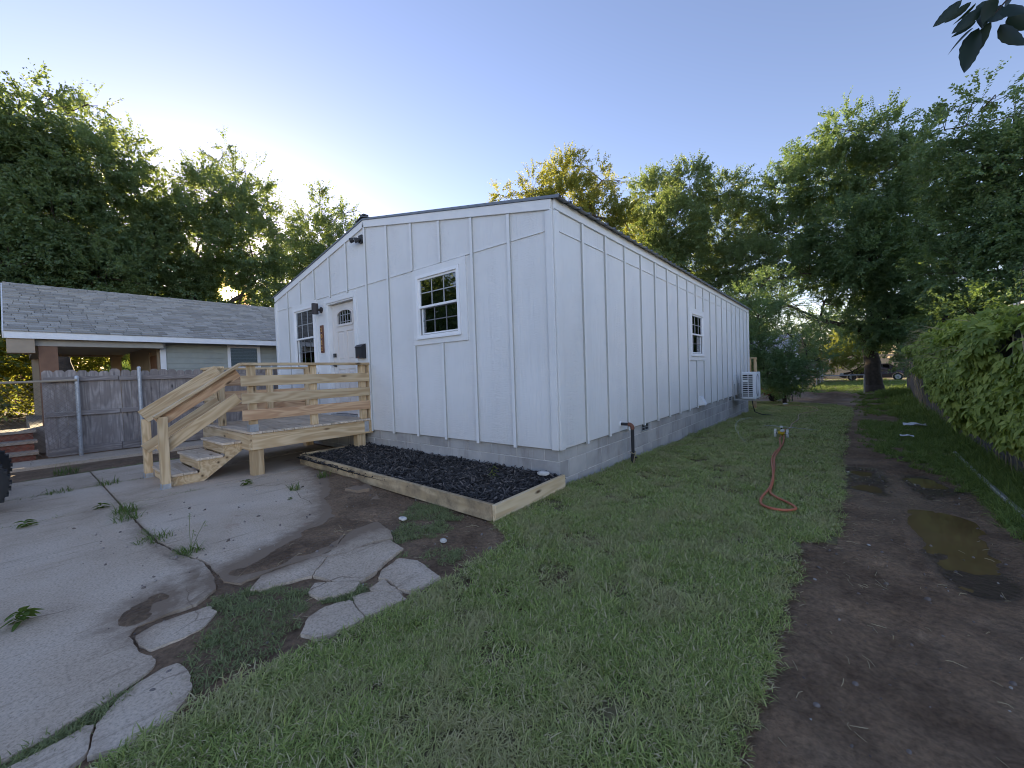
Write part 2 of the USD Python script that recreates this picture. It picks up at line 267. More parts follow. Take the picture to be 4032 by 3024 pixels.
M_('driveway_concrete', {'g': ('geometry', {}), 'oi': ('object_info', {}),
    'n1': ('noise_texture', {'scale': 1.1, 'detail': 6.0, 'roughness': 0.62, 'distortion': 0.4}), 'r1': ('rgb_ramp', {'ramp': [(0.30, (0.44, 0.345, 0.250)), (0.47, (0.57, 0.460, 0.345)), (0.62, (0.63, 0.525, 0.41)), (0.8, (0.68, 0.58, 0.475))]}),
    'm2': ('mapping', {'scale': (14, 1.2, 5)}), 'n2': ('noise_texture', {'scale': 1.0, 'detail': 5.0, 'roughness': 0.7}), 'r2': ('rgb_ramp', {'ramp': [(0.30, (0.62, 0.60, 0.57)), (0.42, (1, 1, 1))]}),
    'n3': ('noise_texture', {'scale': 75.0, 'detail': 4.0, 'roughness': 0.7}), 'r3': ('rgb_ramp', {'ramp': [(0.3, (0.62, 0.6, 0.58)), (0.5, (1, 1, 1)), (0.7, (1.18, 1.18, 1.16))]}),
    'v': ('voronoi_texture', {'feature': 'distance_to_edge', 'scale': 0.62}), 'nd': ('noise_texture', {'scale': 1.6, 'detail': 5.0}), 'sc': ('vector_math', {'math_type': 'scale', 'scale': 0.40}), 'nk': ('noise_texture', {'scale': 1.3, 'detail': 2.0}), 'rk': ('rgb_ramp', {'ramp': [(0.47, (0, 0, 0)), (0.56, (1, 1, 1))]}), 'mk': ('mix_color', {'a': (1.0, 1.0, 1.0)}), 'av': ('vector_math', {'math_type': 'add'}), 'rv': ('rgb_ramp', {'ramp': [(0.0, (0.30, 0.27, 0.24)), (0.0016, (0.5, 0.47, 0.44)), (0.0032, (1, 1, 1))]}),
    'dirt': ('attribute', {'attribute': 'dirt'}), 'nb': ('noise_texture', {'scale': 9.0, 'detail': 6.0, 'roughness': 0.7}), 'ds': ('math', {'math_type': 'add'}), 'dr': ('map_range', {'from_min': 0.62, 'from_max': 1.15, 'to_min': 0.0, 'to_max': 0.92, 'clamp': True}), 'md': ('mix_color', {'b': (0.235, 0.170, 0.115)}),
    'ns': ('noise_texture', {'scale': 2.6, 'detail': 3.0}), 'rs': ('rgb_ramp', {'ramp': [(0.69, (0, 0, 0)), (0.76, (0.5, 0.5, 0.5))]}), 'mr': ('mix_color', {'b': (0.24, 0.085, 0.05)}),
    'a': ('mix_color', {'blend_type': 'multiply', 'fac': 1.0}), 'c': ('mix_color', {'blend_type': 'multiply', 'fac': 1.0}), 'd': ('mix_color', {'blend_type': 'multiply', 'fac': 1.0}),
    'ad': ('math', {'math_type': 'add'}), 'b': ('bump', {'strength': 0.55, 'distance': 0.006}), 'p': ('principled_bsdf', {'roughness': 0.9, 'specular_ior_level': 0.25})},
    [('g.position', 'n1.vector'), ('n1.fac', 'r1.fac'), ('g.position', 'm2.vector'), ('m2.vector', 'n2.vector'), ('n2.fac', 'r2.fac'), ('g.position', 'n3.vector'), ('n3.fac', 'r3.fac'),
     ('g.position', 'nd.vector'), ('nd.color', 'sc.vector1'), ('g.position', 'av.vector1'), ('sc.vector', 'av.vector2'), ('av.vector', 'v.vector'), ('v.distance', 'rv.fac'),
     ('r1.color', 'a.a'), ('r2.color', 'a.b'), ('a.result', 'c.a'), ('r3.color', 'c.b'), ('c.result', 'd.a'), ('g.position', 'nk.vector'), ('nk.fac', 'rk.fac'), ('rk.color', 'mk.fac'), ('rv.color', 'mk.b'), ('mk.result', 'd.b'), ('g.position', 'ns.vector'), ('ns.fac', 'rs.fac'), ('rs.color', 'mr.fac'), ('d.result', 'mr.a'), ('mr.result', 'md.a'), ('dirt.fac', 'ds.value1'), ('g.position', 'nb.vector'), ('nb.fac', 'ds.value2'), ('ds.value', 'dr.value'), ('dr.result', 'md.fac'), ('md.result', 'p.base_color'),
     ('n3.fac', 'ad.value1'), ('n2.fac', 'ad.value2'), ('ad.value', 'b.height'), ('b.normal', 'p.normal')])
M_('ground_dirt', {'g': ('geometry', {}), 'n1': ('noise_texture', {'scale': 0.8, 'detail': 7.0, 'roughness': 0.65}), 'r1': ('rgb_ramp', {'ramp': [(0.3, (0.145, 0.093, 0.056)), (0.5, (0.245, 0.165, 0.102)), (0.7, (0.34, 0.24, 0.152))]}),
    'n2': ('noise_texture', {'scale': 38.0, 'detail': 5.0, 'roughness': 0.7}), 'r2': ('rgb_ramp', {'ramp': [(0.3, (0.55, 0.55, 0.55)), (0.55, (1, 1, 1)), (0.75, (1.35, 1.3, 1.25))]}), 'a': ('mix_color', {'blend_type': 'multiply', 'fac': 1.0, 'use_clamp': False}),  # shade of small hollows painted in: colour darkens where the fine bump sinks
    'v': ('voronoi_texture', {'scale': 30.0}), 'wet': ('attribute', {'attribute': 'wet'}), 'wn': ('math', {'math_type': 'add'}), 'wr': ('map_range', {'from_min': 0.70, 'from_max': 1.1, 'to_min': 0.0, 'to_max': 1.0, 'clamp': True}), 'mw': ('mix_color', {'b': (0.075, 0.052, 0.034)}), 'rm': ('mix_float', {'b': 0.16}), 'n4': ('noise_texture', {'scale': 3.4, 'detail': 5.0, 'roughness': 0.6, 'distortion': 0.5}), 'r4': ('rgb_ramp', {'ramp': [(0.34, (0.70, 0.68, 0.67)), (0.5, (1.0, 1.0, 1.0)), (0.68, (1.22, 1.19, 1.15))]}), 'a4': ('mix_color', {'blend_type': 'multiply', 'fac': 1.0, 'use_clamp': False, 'use_clamp_result': False}), 'vi': ('math', {'math_type': 'multiply', 'value2': -0.9}), 'ad': ('math', {'math_type': 'add'}),
    'nw': ('noise_texture', {'scale': 0.55, 'detail': 4.0}), 'rw': ('rgb_ramp', {'ramp': [(0.42, (0.55, 0.55, 0.55)), (0.6, (0.95, 0.95, 0.95))]}), 'sr': ('rgb_to_bw', {}),
    'b': ('bump', {'strength': 1.0, 'distance': 0.022}), 'p': ('principled_bsdf', {'roughness': 0.9, 'specular_ior_level': 0.25})},
    [('g.position', 'n1.vector'), ('n1.fac', 'r1.fac'), ('g.position', 'n2.vector'), ('n2.fac', 'r2.fac'), ('r1.color', 'a.a'), ('r2.color', 'a.b'), ('g.position', 'n4.vector'), ('n4.fac', 'r4.fac'), ('a.result', 'a4.a'), ('r4.color', 'a4.b'), ('a4.result', 'mw.a'), ('wet.fac', 'wn.value1'), ('n4.fac', 'wn.value2'), ('wn.value', 'wr.value'), ('wr.result', 'mw.fac'), ('mw.result', 'p.base_color'), ('wr.result', 'rm.fac'), ('sr.val', 'rm.a'), ('rm.result', 'p.roughness'), ('g.position', 'v.vector'), ('v.distance', 'vi.value1'), ('vi.value', 'ad.value1'), ('n2.fac', 'ad.value2'), ('ad.value', 'b.height'), ('b.normal', 'p.normal'),
     ('g.position', 'nw.vector'), ('nw.fac', 'rw.fac'), ('rw.color', 'sr.color')])
M_('puddle_water', {'g': ('geometry', {}), 'n': ('noise_texture', {'scale': 3.0, 'detail': 3.0}), 'r': ('rgb_ramp', {'ramp': [(0.3, (0.125, 0.083, 0.034)), (0.7, (0.17, 0.115, 0.050))]}), 'p': ('principled_bsdf', {'roughness': 0.03, 'ior': 1.33, 'specular_ior_level': 0.5})}, [('g.position', 'n.vector'), ('n.fac', 'r.fac'), ('r.color', 'p.base_color')])
M_('shingle', {'g': ('geometry', {}), 'tn': ('attribute', {'attribute': 'tone'}), 'oi': ('object_info', {}), 'n': ('noise_texture', {'scale': 60.0, 'detail': 3.0}), 'r': ('rgb_ramp', {'ramp': [(0.3, (0.265, 0.25, 0.225)), (0.7, (0.37, 0.35, 0.315))]}), 'ri': ('math', {'math_type': 'add'}), 'hv': ('map_range', {'from_min': 0.0, 'from_max': 1.0, 'to_min': 0.70, 'to_max': 1.12}), 'hs': ('hsv', {}), 'p': ('principled_bsdf', {'roughness': 0.9, 'specular_ior_level': 0.2})},
    [('g.position', 'n.vector'), ('n.fac', 'r.fac'), ('tn.fac', 'hv.value'), ('hv.result', 'hs.value'), ('r.color', 'hs.color'), ('hs.color', 'p.base_color')])
def leaf(name, lo, hi, trans, tw=0.4, spec=0.35, rough=0.5, patch=None, pscale=1.2, ramp=None):
    nodes = {'g': ('geometry', {}), 'tn': ('attribute', {'attribute': 'tone'}), 'r': ('rgb_ramp', {'ramp': ramp or [(0.0, lo), (1.0, hi)]}), 'p': ('principled_bsdf', {'roughness': rough, 'specular_ior_level': spec}),
             'rt': ('rgb_ramp', {'ramp': [(0.0, [c * .75 for c in trans]), (1.0, trans)]}), 't': ('translucent_bsdf', {}), 'mx': ('mix_closure', {'fac': tw})}
    links = [('tn.fac', 'r.fac'), ('tn.fac', 'rt.fac'), ('rt.color', 't.color'), ('p.BSDF', 'mx.closure1'), ('t.BSDF', 'mx.closure2')]
    last = 'r.color'
    if patch:
        nodes |= {'n': ('noise_texture', {'scale': pscale, 'detail': 5.0, 'roughness': 0.65}), 'rp': ('rgb_ramp', {'ramp': [(0.46, (0, 0, 0)), (0.66, (0.75, 0.75, 0.75))]}), 'mp': ('mix_color', {'b': patch})}
        links += [('g.position', 'n.vector'), ('n.fac', 'rp.fac'), ('rp.color', 'mp.fac'), (last, 'mp.a')]; last = 'mp.result'
    M_(name, nodes, links + [(last, 'p.base_color')], surface='mx.closure')
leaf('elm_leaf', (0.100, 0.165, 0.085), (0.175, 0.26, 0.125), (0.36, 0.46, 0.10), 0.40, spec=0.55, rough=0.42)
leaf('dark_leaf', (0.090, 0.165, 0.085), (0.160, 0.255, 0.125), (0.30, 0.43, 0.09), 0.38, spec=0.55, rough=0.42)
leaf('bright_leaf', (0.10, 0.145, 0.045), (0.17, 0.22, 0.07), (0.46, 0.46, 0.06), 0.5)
leaf('vine_leaf', (0.17, 0.245, 0.055), (0.47, 0.54, 0.120), (0.36, 0.46, 0.06), 0.35, spec=0.28, rough=0.5)
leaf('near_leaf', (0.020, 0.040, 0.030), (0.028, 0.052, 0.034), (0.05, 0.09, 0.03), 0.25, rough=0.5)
leaf('lawn_blade', None, None, (0.36, 0.40, 0.12), 0.14, spec=0.35, rough=0.5, patch=(0.50, 0.44, 0.22), pscale=2.3, ramp=[(0.0, (0.165, 0.225, 0.052)), (0.5, (0.325, 0.405, 0.100)), (0.80, (0.44, 0.50, 0.15)), (0.9, (0.58, 0.50, 0.28)), (1.0, (0.64, 0.54, 0.34))])
leaf('weed_blade', (0.13, 0.20, 0.050), (0.30, 0.38, 0.105), (0.24, 0.34, 0.06), 0.32, spec=0.3, rough=0.6)
leaf('crab_blade', (0.20, 0.23, 0.095), (0.34, 0.37, 0.17), (0.26, 0.32, 0.10), 0.28, spec=0.25, rough=0.6)
M_('mulch_bark', {'g': ('geometry', {}), 'tn': ('attribute', {'attribute': 'tone'}), 'r': ('rgb_ramp', {'ramp': [(0.0, (0.010, 0.0095, 0.0095)), (0.6, (0.030, 0.027, 0.026)), (0.88, (0.09, 0.078, 0.07)), (1.0, (0.17, 0.14, 0.12))]}), 'p': ('principled_bsdf', {'roughness': 0.7, 'specular_ior_level': 0.45})}, [('tn.fac', 'r.fac'), ('r.color', 'p.base_color')])
M_('pebble', {'g': ('geometry', {}), 'tn': ('attribute', {'attribute': 'tone'}), 'r': ('rgb_ramp', {'ramp': [(0.0, (0.09, 0.07, 0.06)), (0.8, (0.20, 0.17, 0.15)), (1.0, (0.42, 0.40, 0.36))]}), 'p': ('principled_bsdf', {'roughness': 0.8})}, [('tn.fac', 'r.fac'), ('r.color', 'p.base_color')])

# ------------------------------------------------------------------ ground, driveway, lawn
PUDDLES = {
    'A': [(2.92, 1.09), (2.87, 0.53), (2.84, 0.01), (2.85, -0.22), (2.91, -0.36), (2.96, -0.47), (3.03, -0.45), (3.14, -0.32), (3.12, -0.15), (3.12, 0.19), (3.13, 0.53), (3.12, 0.99), (3.03, 1.11)],
    'B': [(3.02, 2.60), (3.13, 2.62), (3.2, 2.41), (3.12, 2.2)],
    'C': [(2.50, 2.72), (2.60, 2.80), (2.63, 2.62)],
    'D': [(2.54, 1.90), (2.61, 1.98), (2.66, 1.80)]}
PUD = {k: Polygon(v).buffer(-0.01 if k == 'A' else 0.02).simplify(0.004) for k, v in PUDDLES.items()}
LAWN = Polygon([(0.08, -1.19), (0.30, -1.30), (0.43, -1.42), (0.48, -1.95), (0.46, -2.2), (0.47, -2.5), (0.44, -2.85), (0.41, -3.1), (0.42, -3.4), (0.44, -3.7), (0.45, -6.0),
                (2.10, -6.0), (2.12, -2.4), (2.15, -1.6), (2.17, -0.85), (2.15, -0.22), (2.36, -0.16), (2.38, 1.5), (2.41, 5.0), (2.50, 8.5), (2.62, 11.5), (2.70, 14.6), (2.2, 16.6), (0.6, 17.4), (-0.8, 17.6), (-1.6, 12.2), (0.03, 12.1), (0.03, 0.0), (0.05, -1.0)])
DRIVE = sbox(-7.4, -9, 0.45, 0.0)
def inside(poly, x, y, grow=0.0):
    from shapely import contains_xy
    return contains_xy(poly.buffer(grow) if grow else poly, x, y)
def dist_in(poly, x, y):
    import shapely
    return shapely.distance(poly, shapely.points(np.c_[x, y]))
SLABS = {
    'A1': [(-6.3, -9), (-5.005, -9), (-5.005, -3.085), (-6.3, -3.09)], 'A2': [(-6.33, -3.07), (-5.005, -3.065), (-5.003, -0.1), (-6.3, -0.1)],
    'B1': [(-4.99, -9), (-3.57, -9), (-3.57, -3.085), (-4.99, -3.085)], 'B2': [(-4.99, -3.065), (-3.57, -3.065), (-3.57, -0.1), (-4.98, -0.1)],
    'C1': [(-3.555, -9), (-3.555, -3.085), (-2.27, -3.08), (-1.88, -3.07), (-1.41, -3.01), (-1.13, -2.945), (-0.84, -2.955), (-0.60, -3.00), (-0.50, -3.12), (-0.50, -3.22), (-0.48, -3.38), (-0.41, -3.42), (-0.21, -3.41), (-0.07, -3.37), (0.0, -3.39), (0.04, -3.47), (0.08, -3.53), (0.10, -3.62), (0.15, -3.71), (0.16, -3.79), (0.2, -4.2), (0.25, -9)],
    'C2': [(-3.555, -3.065), (-2.27, -3.06), (-1.88, -3.05), (-1.41, -2.99), (-1.13, -2.925), (-0.84, -2.93), (-0.66, -2.95), (-0.55, -2.89), (-0.56, -2.78), (-0.58, -2.68), (-0.52, -2.40), (-0.56, -2.26), (-0.84, -2.0), (-0.84, -1.78), (-1.2, -1.45), (-1.9, -1.15), (-3.55, -0.85)],
    'S2a': [(0.22, -3.80), (0.21, -3.69), (0.185, -3.61), (0.21, -3.595), (0.27, -3.61), (0.36, -3.63), (0.40, -3.7), (0.42, -4.0), (0.3, -4.2)],
    'S2b': [(0.22, -3.575), (0.29, -3.59), (0.37, -3.61), (0.42, -3.52), (0.40, -3.41), (0.28, -3.33), (0.15, -3.31), (0.06, -3.33), (0.05, -3.37), (0.07, -3.44), (0.12, -3.51)],
    'S3': [(-0.37, -3.385), (-0.41, -3.32), (-0.39, -3.10), (-0.31, -3.09), (-0.2, -3.17), (-0.18, -3.25), (-0.19, -3.36), (-0.27, -3.385)],
    'F1': [(-0.40, -2.86), (-0.53, -2.76), (-0.50, -2.42), (-0.44, -2.41), (-0.28, -2.58), (-0.36, -2.84)],
    'T1': [(-0.51, -2.47), (-0.49, -2.34), (-0.75, -2.02), (-0.75, -1.8), (-0.5, -1.85), (-0.36, -1.92), (-0.43, -2.04), (-0.42, -2.19), (-0.41, -2.26), (-0.47, -2.38)],
    'T2': [(-0.27, -2.56), (-0.44, -2.40), (-0.39, -2.29), (-0.39, -2.19), (-0.31, -1.97), (-0.12, -2.0), (-0.04, -2.21), (0.02, -2.30), (0.05, -2.42), (-0.08, -2.51)],
    'T4': [(-0.07, -2.67), (-0.13, -2.61), (-0.05, -2.535), (0.07, -2.455), (0.13, -2.52), (0.04, -2.66)],
    'T5': [(0.06, -2.25), (0.01, -2.10), (0.13, -2.05), (0.44, -2.12), (0.45, -2.22), (0.42, -2.31), (0.34, -2.33), (0.19, -2.30), (0.13, -2.32)],
    'T6': [(0.21, -2.54), (0.24, -2.46), (0.38, -2.38), (0.45, -2.39), (0.43, -2.6), (0.33, -2.58), (0.27, -2.56)],
    'T7': [(0.3, -2.87), (0.2, -2.79), (0.18, -2.7), (0.22, -2.59), (0.26, -2.58), (0.42, -2.63), (0.43, -2.72), (0.38, -2.84)],
    'T8': [(0.2, -2.43), (0.18, -2.345), (0.31, -2.36), (0.36, -2.365), (0.23, -2.44)],
    'tiny': [(-1.88, -1.47), (-1.89, -1.32), (-1.66, -1.31), (-1.69, -1.44)]}
DIRT_BLOBS = [(-0.80, -3.22, 0.16, 0.10, .016), (-0.72, -2.75, 0.14, 0.22, .022), (-0.82, -2.40, 0.16, 0.26, .026), (-0.95, -2.05, 0.18, 0.28, .030), (-1.15, -1.70, 0.34, 0.26, .034), (-1.70, -1.48, 0.40, 0.22, .030), (-2.3, -1.22, 0.5, 0.2, .028), (-0.62, -3.36, 0.16, 0.10, .018), (-3.0, -1.02, .5, .16, .026),
              (-1.1, -3.02, 0.35, 0.03, .012), (-2.0, -3.09, 0.5, 0.03, .012)]
def ground_z(x, y):
    x, y = np.asarray(x, float), np.asarray(y, float)
    z = gz(x, y) - 0.030
    P = np.stack([x, y, np.zeros_like(x)], -1)
    near = np.exp(-((np.hypot(x - 2.4, y + 1.5)) / 9.0) ** 2)
    z += near * (0.030 * (meshkit.fbm(P * 1.7, 4, 3) - 0.5) + 0.018 * (meshkit.fbm(P * 9.0, 3, 5) - 0.5))
    # heavier clods on the bare strip at the right
    strip = 1 / (1 + np.exp(-(x - 2.15) * 14)) * np.exp(-np.clip(y - 4, 0, None) / 4)
    z += strip * (0.040 * (meshkit.fbm(P * 3.2, 4, 8) - 0.5) + 0.034 * np.abs(meshkit.fbm(P * 11.0, 4, 9) - 0.5))
    z += strip * 0.012
    drive = 1 / (1 + np.exp(np.clip((x - 0.5) * 20, -50, 50))) * (y < 0.2)
    band = sum(h * 1.25 * np.exp(-(((x - a) / w) ** 2 + ((y - b) / d) ** 2)) for a, b, w, d, h in DIRT_BLOBS)
    z += drive * (band * (0.55 + 0.9 * meshkit.fbm(P * 5.0, 4, 21)))
    lowland = (x > -6.2) & (x < 0.3) & (y < -0.3) & (band < 0.004)
    z = z + .014 * drive
    for k, p in PUD.items():
        b = p.bounds; s = (x > b[0] - .3) & (x < b[2] + .3) & (y > b[1] - .3) & (y < b[3] + .3)
        if s.any():
            d = np.clip(dist_in(p, x[s], y[s]) + .20 * (meshkit.fbm(np.stack([x[s] * 5, y[s] * 5, 0 * x[s]], -1), 4, 77) - .42), 0, 9); z[s] = z[s] * np.clip(d / .16, 0, 1) + (gz(x[s], y[s]) - 0.050) * (1 - np.clip(d / .16, 0, 1))
    # raised bank of earth at the back of the yard
    z += 0.28 * np.exp(-((y - 20.8) / 0.9) ** 2) * (0.5 + meshkit.fbm(P * .9, 3, 31)) / (1 + np.exp(-(x + 2) * 2)) / (1 + np.exp((x - 5) * 3))
    return z
def axis(parts):
    out = [np.arange(a, b, s) for a, b, s in parts]; return np.unique(np.round(np.concatenate(out), 4))
gx = axis([(-240, -60, 30), (-60, -12, 6), (-12, -6.6, .3), (-6.6, -2.2, .12), (-2.2, -1, .05), (-1, 4.2, .028), (4.2, 8, .3), (8, 60, 6), (60, 271, 30)])
gy = axis([(-240, -40, 25), (-40, -8, 4), (-8, -4, .2), (-4, 0.2, .028), (0.2, 4.2, .05), (4.2, 9, .12), (9, 26, .25), (26, 60, 3), (60, 400, 34)])
X, Y = np.meshgrid(gx, gy, indexing='ij'); Z = ground_z(X.ravel(), Y.ravel())
n1, n2 = len(gx), len(gy); i, j = np.meshgrid(np.arange(n1 - 1), np.arange(n2 - 1), indexing='ij')
gf = np.stack([i * n2 + j, (i + 1) * n2 + j, (i + 1) * n2 + j + 1, i * n2 + j + 1], -1).reshape(-1, 4)
gm = MB().add(np.c_[X.ravel(), Y.ravel(), Z], gf)
go = obj('ground', gm, 'ground_dirt', smooth=True, kind='structure', label='bare dark brown earth around the house')
WETA = unary_union([Polygon([(2.97, 2.79), (3.13, 2.85), (3.2, 2.51), (3.31, 2.21), (3.21, 2.01), (3.03, 1.7), (2.95, 2.26)]), Polygon([(2.45, 2.9), (2.7, 3.0), (2.75, 2.3), (2.7, 1.6), (2.45, 1.7)]), *[p for p in PUD.values()]])
wx, wy = X.ravel(), Y.ravel(); wsel = (wx > 1.5) & (wx < 4.2) & (wy > -1.5) & (wy < 4); wet = np.zeros(len(wx)); wet[wsel] = np.exp(-dist_in(WETA, wx[wsel], wy[wsel]) / .10) * .62
UsdGeom.PrimvarsAPI(go).CreatePrimvar('wet', Sdf.ValueTypeNames.FloatArray, 'vertex').Set(Vt.FloatArray.FromNumpy(wet.astype(np.float32)))
from scipy.interpolate import RegularGridInterpolator
GZI = RegularGridInterpolator((gx, gy), Z.reshape(n1, n2), bounds_error=False, fill_value=-.43)
G = lambda x, y: GZI(np.c_[np.atleast_1d(x), np.atleast_1d(y)])

def jag(poly, amp, step=0.035, seed=0):
    p = np.array(shapely.segmentize(poly, step).exterior.coords)[:-1]; n = len(p)
    q = np.c_[p, np.full(n, seed * 1.7)]
    off = np.c_[meshkit.fbm(q * 26, 3, seed) - .5, meshkit.fbm(q * 26 + 50, 3, seed) - .5] * 2 * amp
    return Polygon(p + off).buffer(0)
drive = UsdGeom.Xform.Define(stage, '/World/driveway').GetPrim(); NAMES[('/World', 'driveway')] = 1
tag(drive, 'old cracked concrete driveway in front of the white house', kind='structure')
done = []
for k, (nm, pts) in enumerate(SLABS.items()):
    big = nm in ('A1', 'A2', 'B1', 'B2')
    p = Polygon(pts).buffer(0)
    if nm[0] in 'FTS' and nm != 'S2a': p = p.buffer(.014, join_style=2)
    p = jag(p, 0.004 if big else 0.012, 0.05 if big else 0.025, k)
    if done and nm != 'tiny': p = p.difference(unary_union(done).buffer(0.006, join_style=2))
    if p.geom_type != 'Polygon': p = max(p.geoms, key=lambda g: g.area)
    done.append(p)
    top = extrude(p, 0.07)
    if p.area < 40: top = trimesh.Trimesh(top.vertices, top.faces).subdivide_to_size(0.10 if p.area < 12 else .3, max_iter=14)
    v = np.array(top.vertices); v[:, 2] -= 0.07
    up = v[:, 2] > -0.01
    tilt = np.random.default_rng(k).normal(0, 0.006 if nm[0] in 'FTS' and not nm.startswith('S2') else 0.0005, 2); c = np.array(p.centroid.coords[0])
    v[:, 2] += ((v[:, :2] - c) @ tilt) + gz(v[:, 0], v[:, 1]) + (0.004 if nm[0] in 'FT' else 0.045 if nm == 'tiny' else 0.0)
    o = obj('concrete_slab', (v, np.array(top.faces)), 'driveway_concrete', drive)
    dd = sum(h / .03 * np.exp(-(((v[:, 0] - a) / (w * 1.5)) ** 2 + ((v[:, 1] - b) / (d * 1.4)) ** 2)) for a, b, w, d, h in DIRT_BLOBS)
    edge = shapely.distance(p.exterior, shapely.points(v[:, :2])); dd = dd + .22 * np.exp(-edge / .045)
    UsdGeom.PrimvarsAPI(o).CreatePrimvar('dirt', Sdf.ValueTypeNames.FloatArray, 'vertex').Set(Vt.FloatArray.FromNumpy(np.clip(dd, 0, 1).astype(np.float32)))
# concrete footing strip below the fence, the strip's edge at the driveway
kb = MB().box(-8.42, -7.52, -9, 6, -0.2, 0.035)
obj('kerb', kb, 'driveway_concrete', kind='structure', label='flat concrete strip at the foot of the grey fence')
# sod sheet
lp = jag(LAWN, 0.022, 0.05, 4)
m = extrude(lp, 0.05); v = np.array(m.vertices); v[:, 2] += gz(v[:, 0], v[:, 1]) - 0.05
m2 = trimesh.Trimesh(v, np.array(m.faces)).subdivide_to_size(0.6, max_iter=12)
v = np.array(m2.vertices); v[:, 2] = np.where(v[:, 2] > gz(v[:, 0], v[:, 1]) - .02, gz(v[:, 0], v[:, 1]), gz(v[:, 0], v[:, 1]) - .05) - 0.004
obj('lawn', (v, np.array(m2.faces)), 'sod_soil', kind='structure', label='newly laid strip of sod beside the white house')
for k, p in PUD.items():
    q = p.buffer(.10); m = extrude(q, 0.002); v = np.array(m.vertices); zc = float(gz(0, p.centroid.y)) - 0.038
    v[:, 2] = zc + v[:, 2] - 0.002
    obj('puddle', (v, np.array(m.faces)), 'puddle_water', kind='structure', label={'A': 'long muddy brown puddle in the dirt strip near the right edge', 'B': 'shallow wet patch beyond the long puddle', 'C': 'small bright puddle beside the lawn edge, farther one', 'D': 'small bright puddle beside the lawn edge, nearer one'}[k])

# ------------------------------------------------------------------ the white house
H = thing('white_house', 'white board and batten house on a grey block base, new wooden porch at its door', 'house', (-3.66, 6, 0))
SB, TRZ, EZ, RX, RZ = 0.40, 2.803, 3.13, -3.675, 3.862     # siding bottom, joint line, eave, ridge
WX, LY = -7.37, 11.92
BAT = 0.6096
gable = Polygon([(WX, SB), (0, SB), (0, EZ - .012), (RX, RZ - .012), (WX, EZ - .03)])
W1 = dict(fx=(-2.36, -1.46), fz=(1.80, 2.70)); W2 = dict(fx=(-6.43, -5.52), fz=(1.49, 2.715)); W3 = dict(fx=(5.09, 6.06), fz=(1.50, 2.41))
DX, DZ = (-5.02, -4.09), (0.56, 2.66)
holes_f = [sbox(W1['fx'][0], W1['fz'][0], W1['fx'][1], W1['fz'][1]), sbox(W2['fx'][0], W2['fz'][0], W2['fx'][1], W2['fz'][1]), sbox(DX[0], SB - .1, DX[1], DZ[1])]
side = sbox(0, SB, LY, EZ)
holes_r = [sbox(W3['fx'][0], W3['fz'][0], W3['fx'][1], W3['fz'][1])]
def panels(region, holes, a, b, horizontal_joint, plane):
    cuts = [x for x in np.arange(0, 25) * BAT if a < x < b] if plane == 'x' else [-x for x in np.arange(1, 25) * BAT if a < -x < b]
    edges = sorted([a, *cuts, b])
    for e0, e1 in zip(edges[:-1], edges[1:]):
        for z0, z1 in ((0, horizontal_joint - .0015), (horizontal_joint + .0015, 9)):
            p = region.intersection(sbox(e0 + .0012, z0, e1 - .0012, z1)).difference(unary_union(holes))
            if p.is_empty or p.area < .01: continue
            obj('siding_panel', wall_y(p, 0.0, 0.016) if plane == 'y' else wall_x(p, -0.016, 0.0), 'white_siding', H)
panels(gable, holes_f, WX, -0.001, TRZ, 'y'); panels(side, holes_r, 0.017, LY, TRZ, 'x')
# plain left and rear walls, floor and ceiling of the shell
obj('left_wall', MB().box(WX - .016, WX, 0.02, LY, SB, EZ - .03), 'white_siding', H)
obj('rear_wall', wall_y(gable, LY - .016, LY), 'white_siding', H)
obj('floor', MB().box(WX + .01, -.03, .03, LY - .03, SB - .02, SB + .1), 'room_wall', H)
obj('inner_wall', MB().box(WX + .02, -.03, 4.0, 4.1, SB + .1, EZ - .05), 'room_wall', H)
obj('ceiling', MB().box(WX + .02, -.03, .03, LY - .03, EZ - .10, EZ - .05), 'room_wall', H)
BW, BT = 0.043, 0.028
FRZ = 0.110
def gtop(x): return EZ + (RZ - EZ) * (1 - abs(x - RX) / abs(RX)) - .012
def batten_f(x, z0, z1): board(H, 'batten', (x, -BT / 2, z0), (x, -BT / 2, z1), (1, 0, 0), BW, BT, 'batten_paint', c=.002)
for k in range(1, 12):
    x = -k * BAT; top = gtop(x) - FRZ - .012
    blocks = []
    if W1['fx'][0] - .10 < x < W1['fx'][1] + .12: blocks.append((1.705, 2.795))
    if W2['fx'][0] - .07 < x < W2['fx'][1] + .10: blocks.append((1.40, 2.805))
    if DX[0] - .09 < x < DX[1] + .09: blocks.append((0.0, 2.755))
    spans, lo = [], SB - .022
    for b0, b1 in blocks:
        if b0 > lo: spans.append((lo, b0))
        lo = b1
    spans.append((lo, top))
    for a, b in spans: batten_f(x, a, b)
for k in range(1, 20):
    y = k * BAT
    if y > LY - .15: continue
    spans = [(SB - .022, EZ - FRZ - .012)] if not (4.99 < y < 6.12) else [(SB - .022, 1.395), (2.495, EZ - FRZ - .012)]
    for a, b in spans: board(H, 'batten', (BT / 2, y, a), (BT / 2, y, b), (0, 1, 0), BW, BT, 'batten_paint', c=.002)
for y in (4.945, 6.135): board(H, 'batten', (BT / 2, y, SB - .022), (BT / 2, y, EZ - FRZ - .012), (0, 1, 0), BW, BT, 'white_trim', c=.002) if y < 4.9 else None
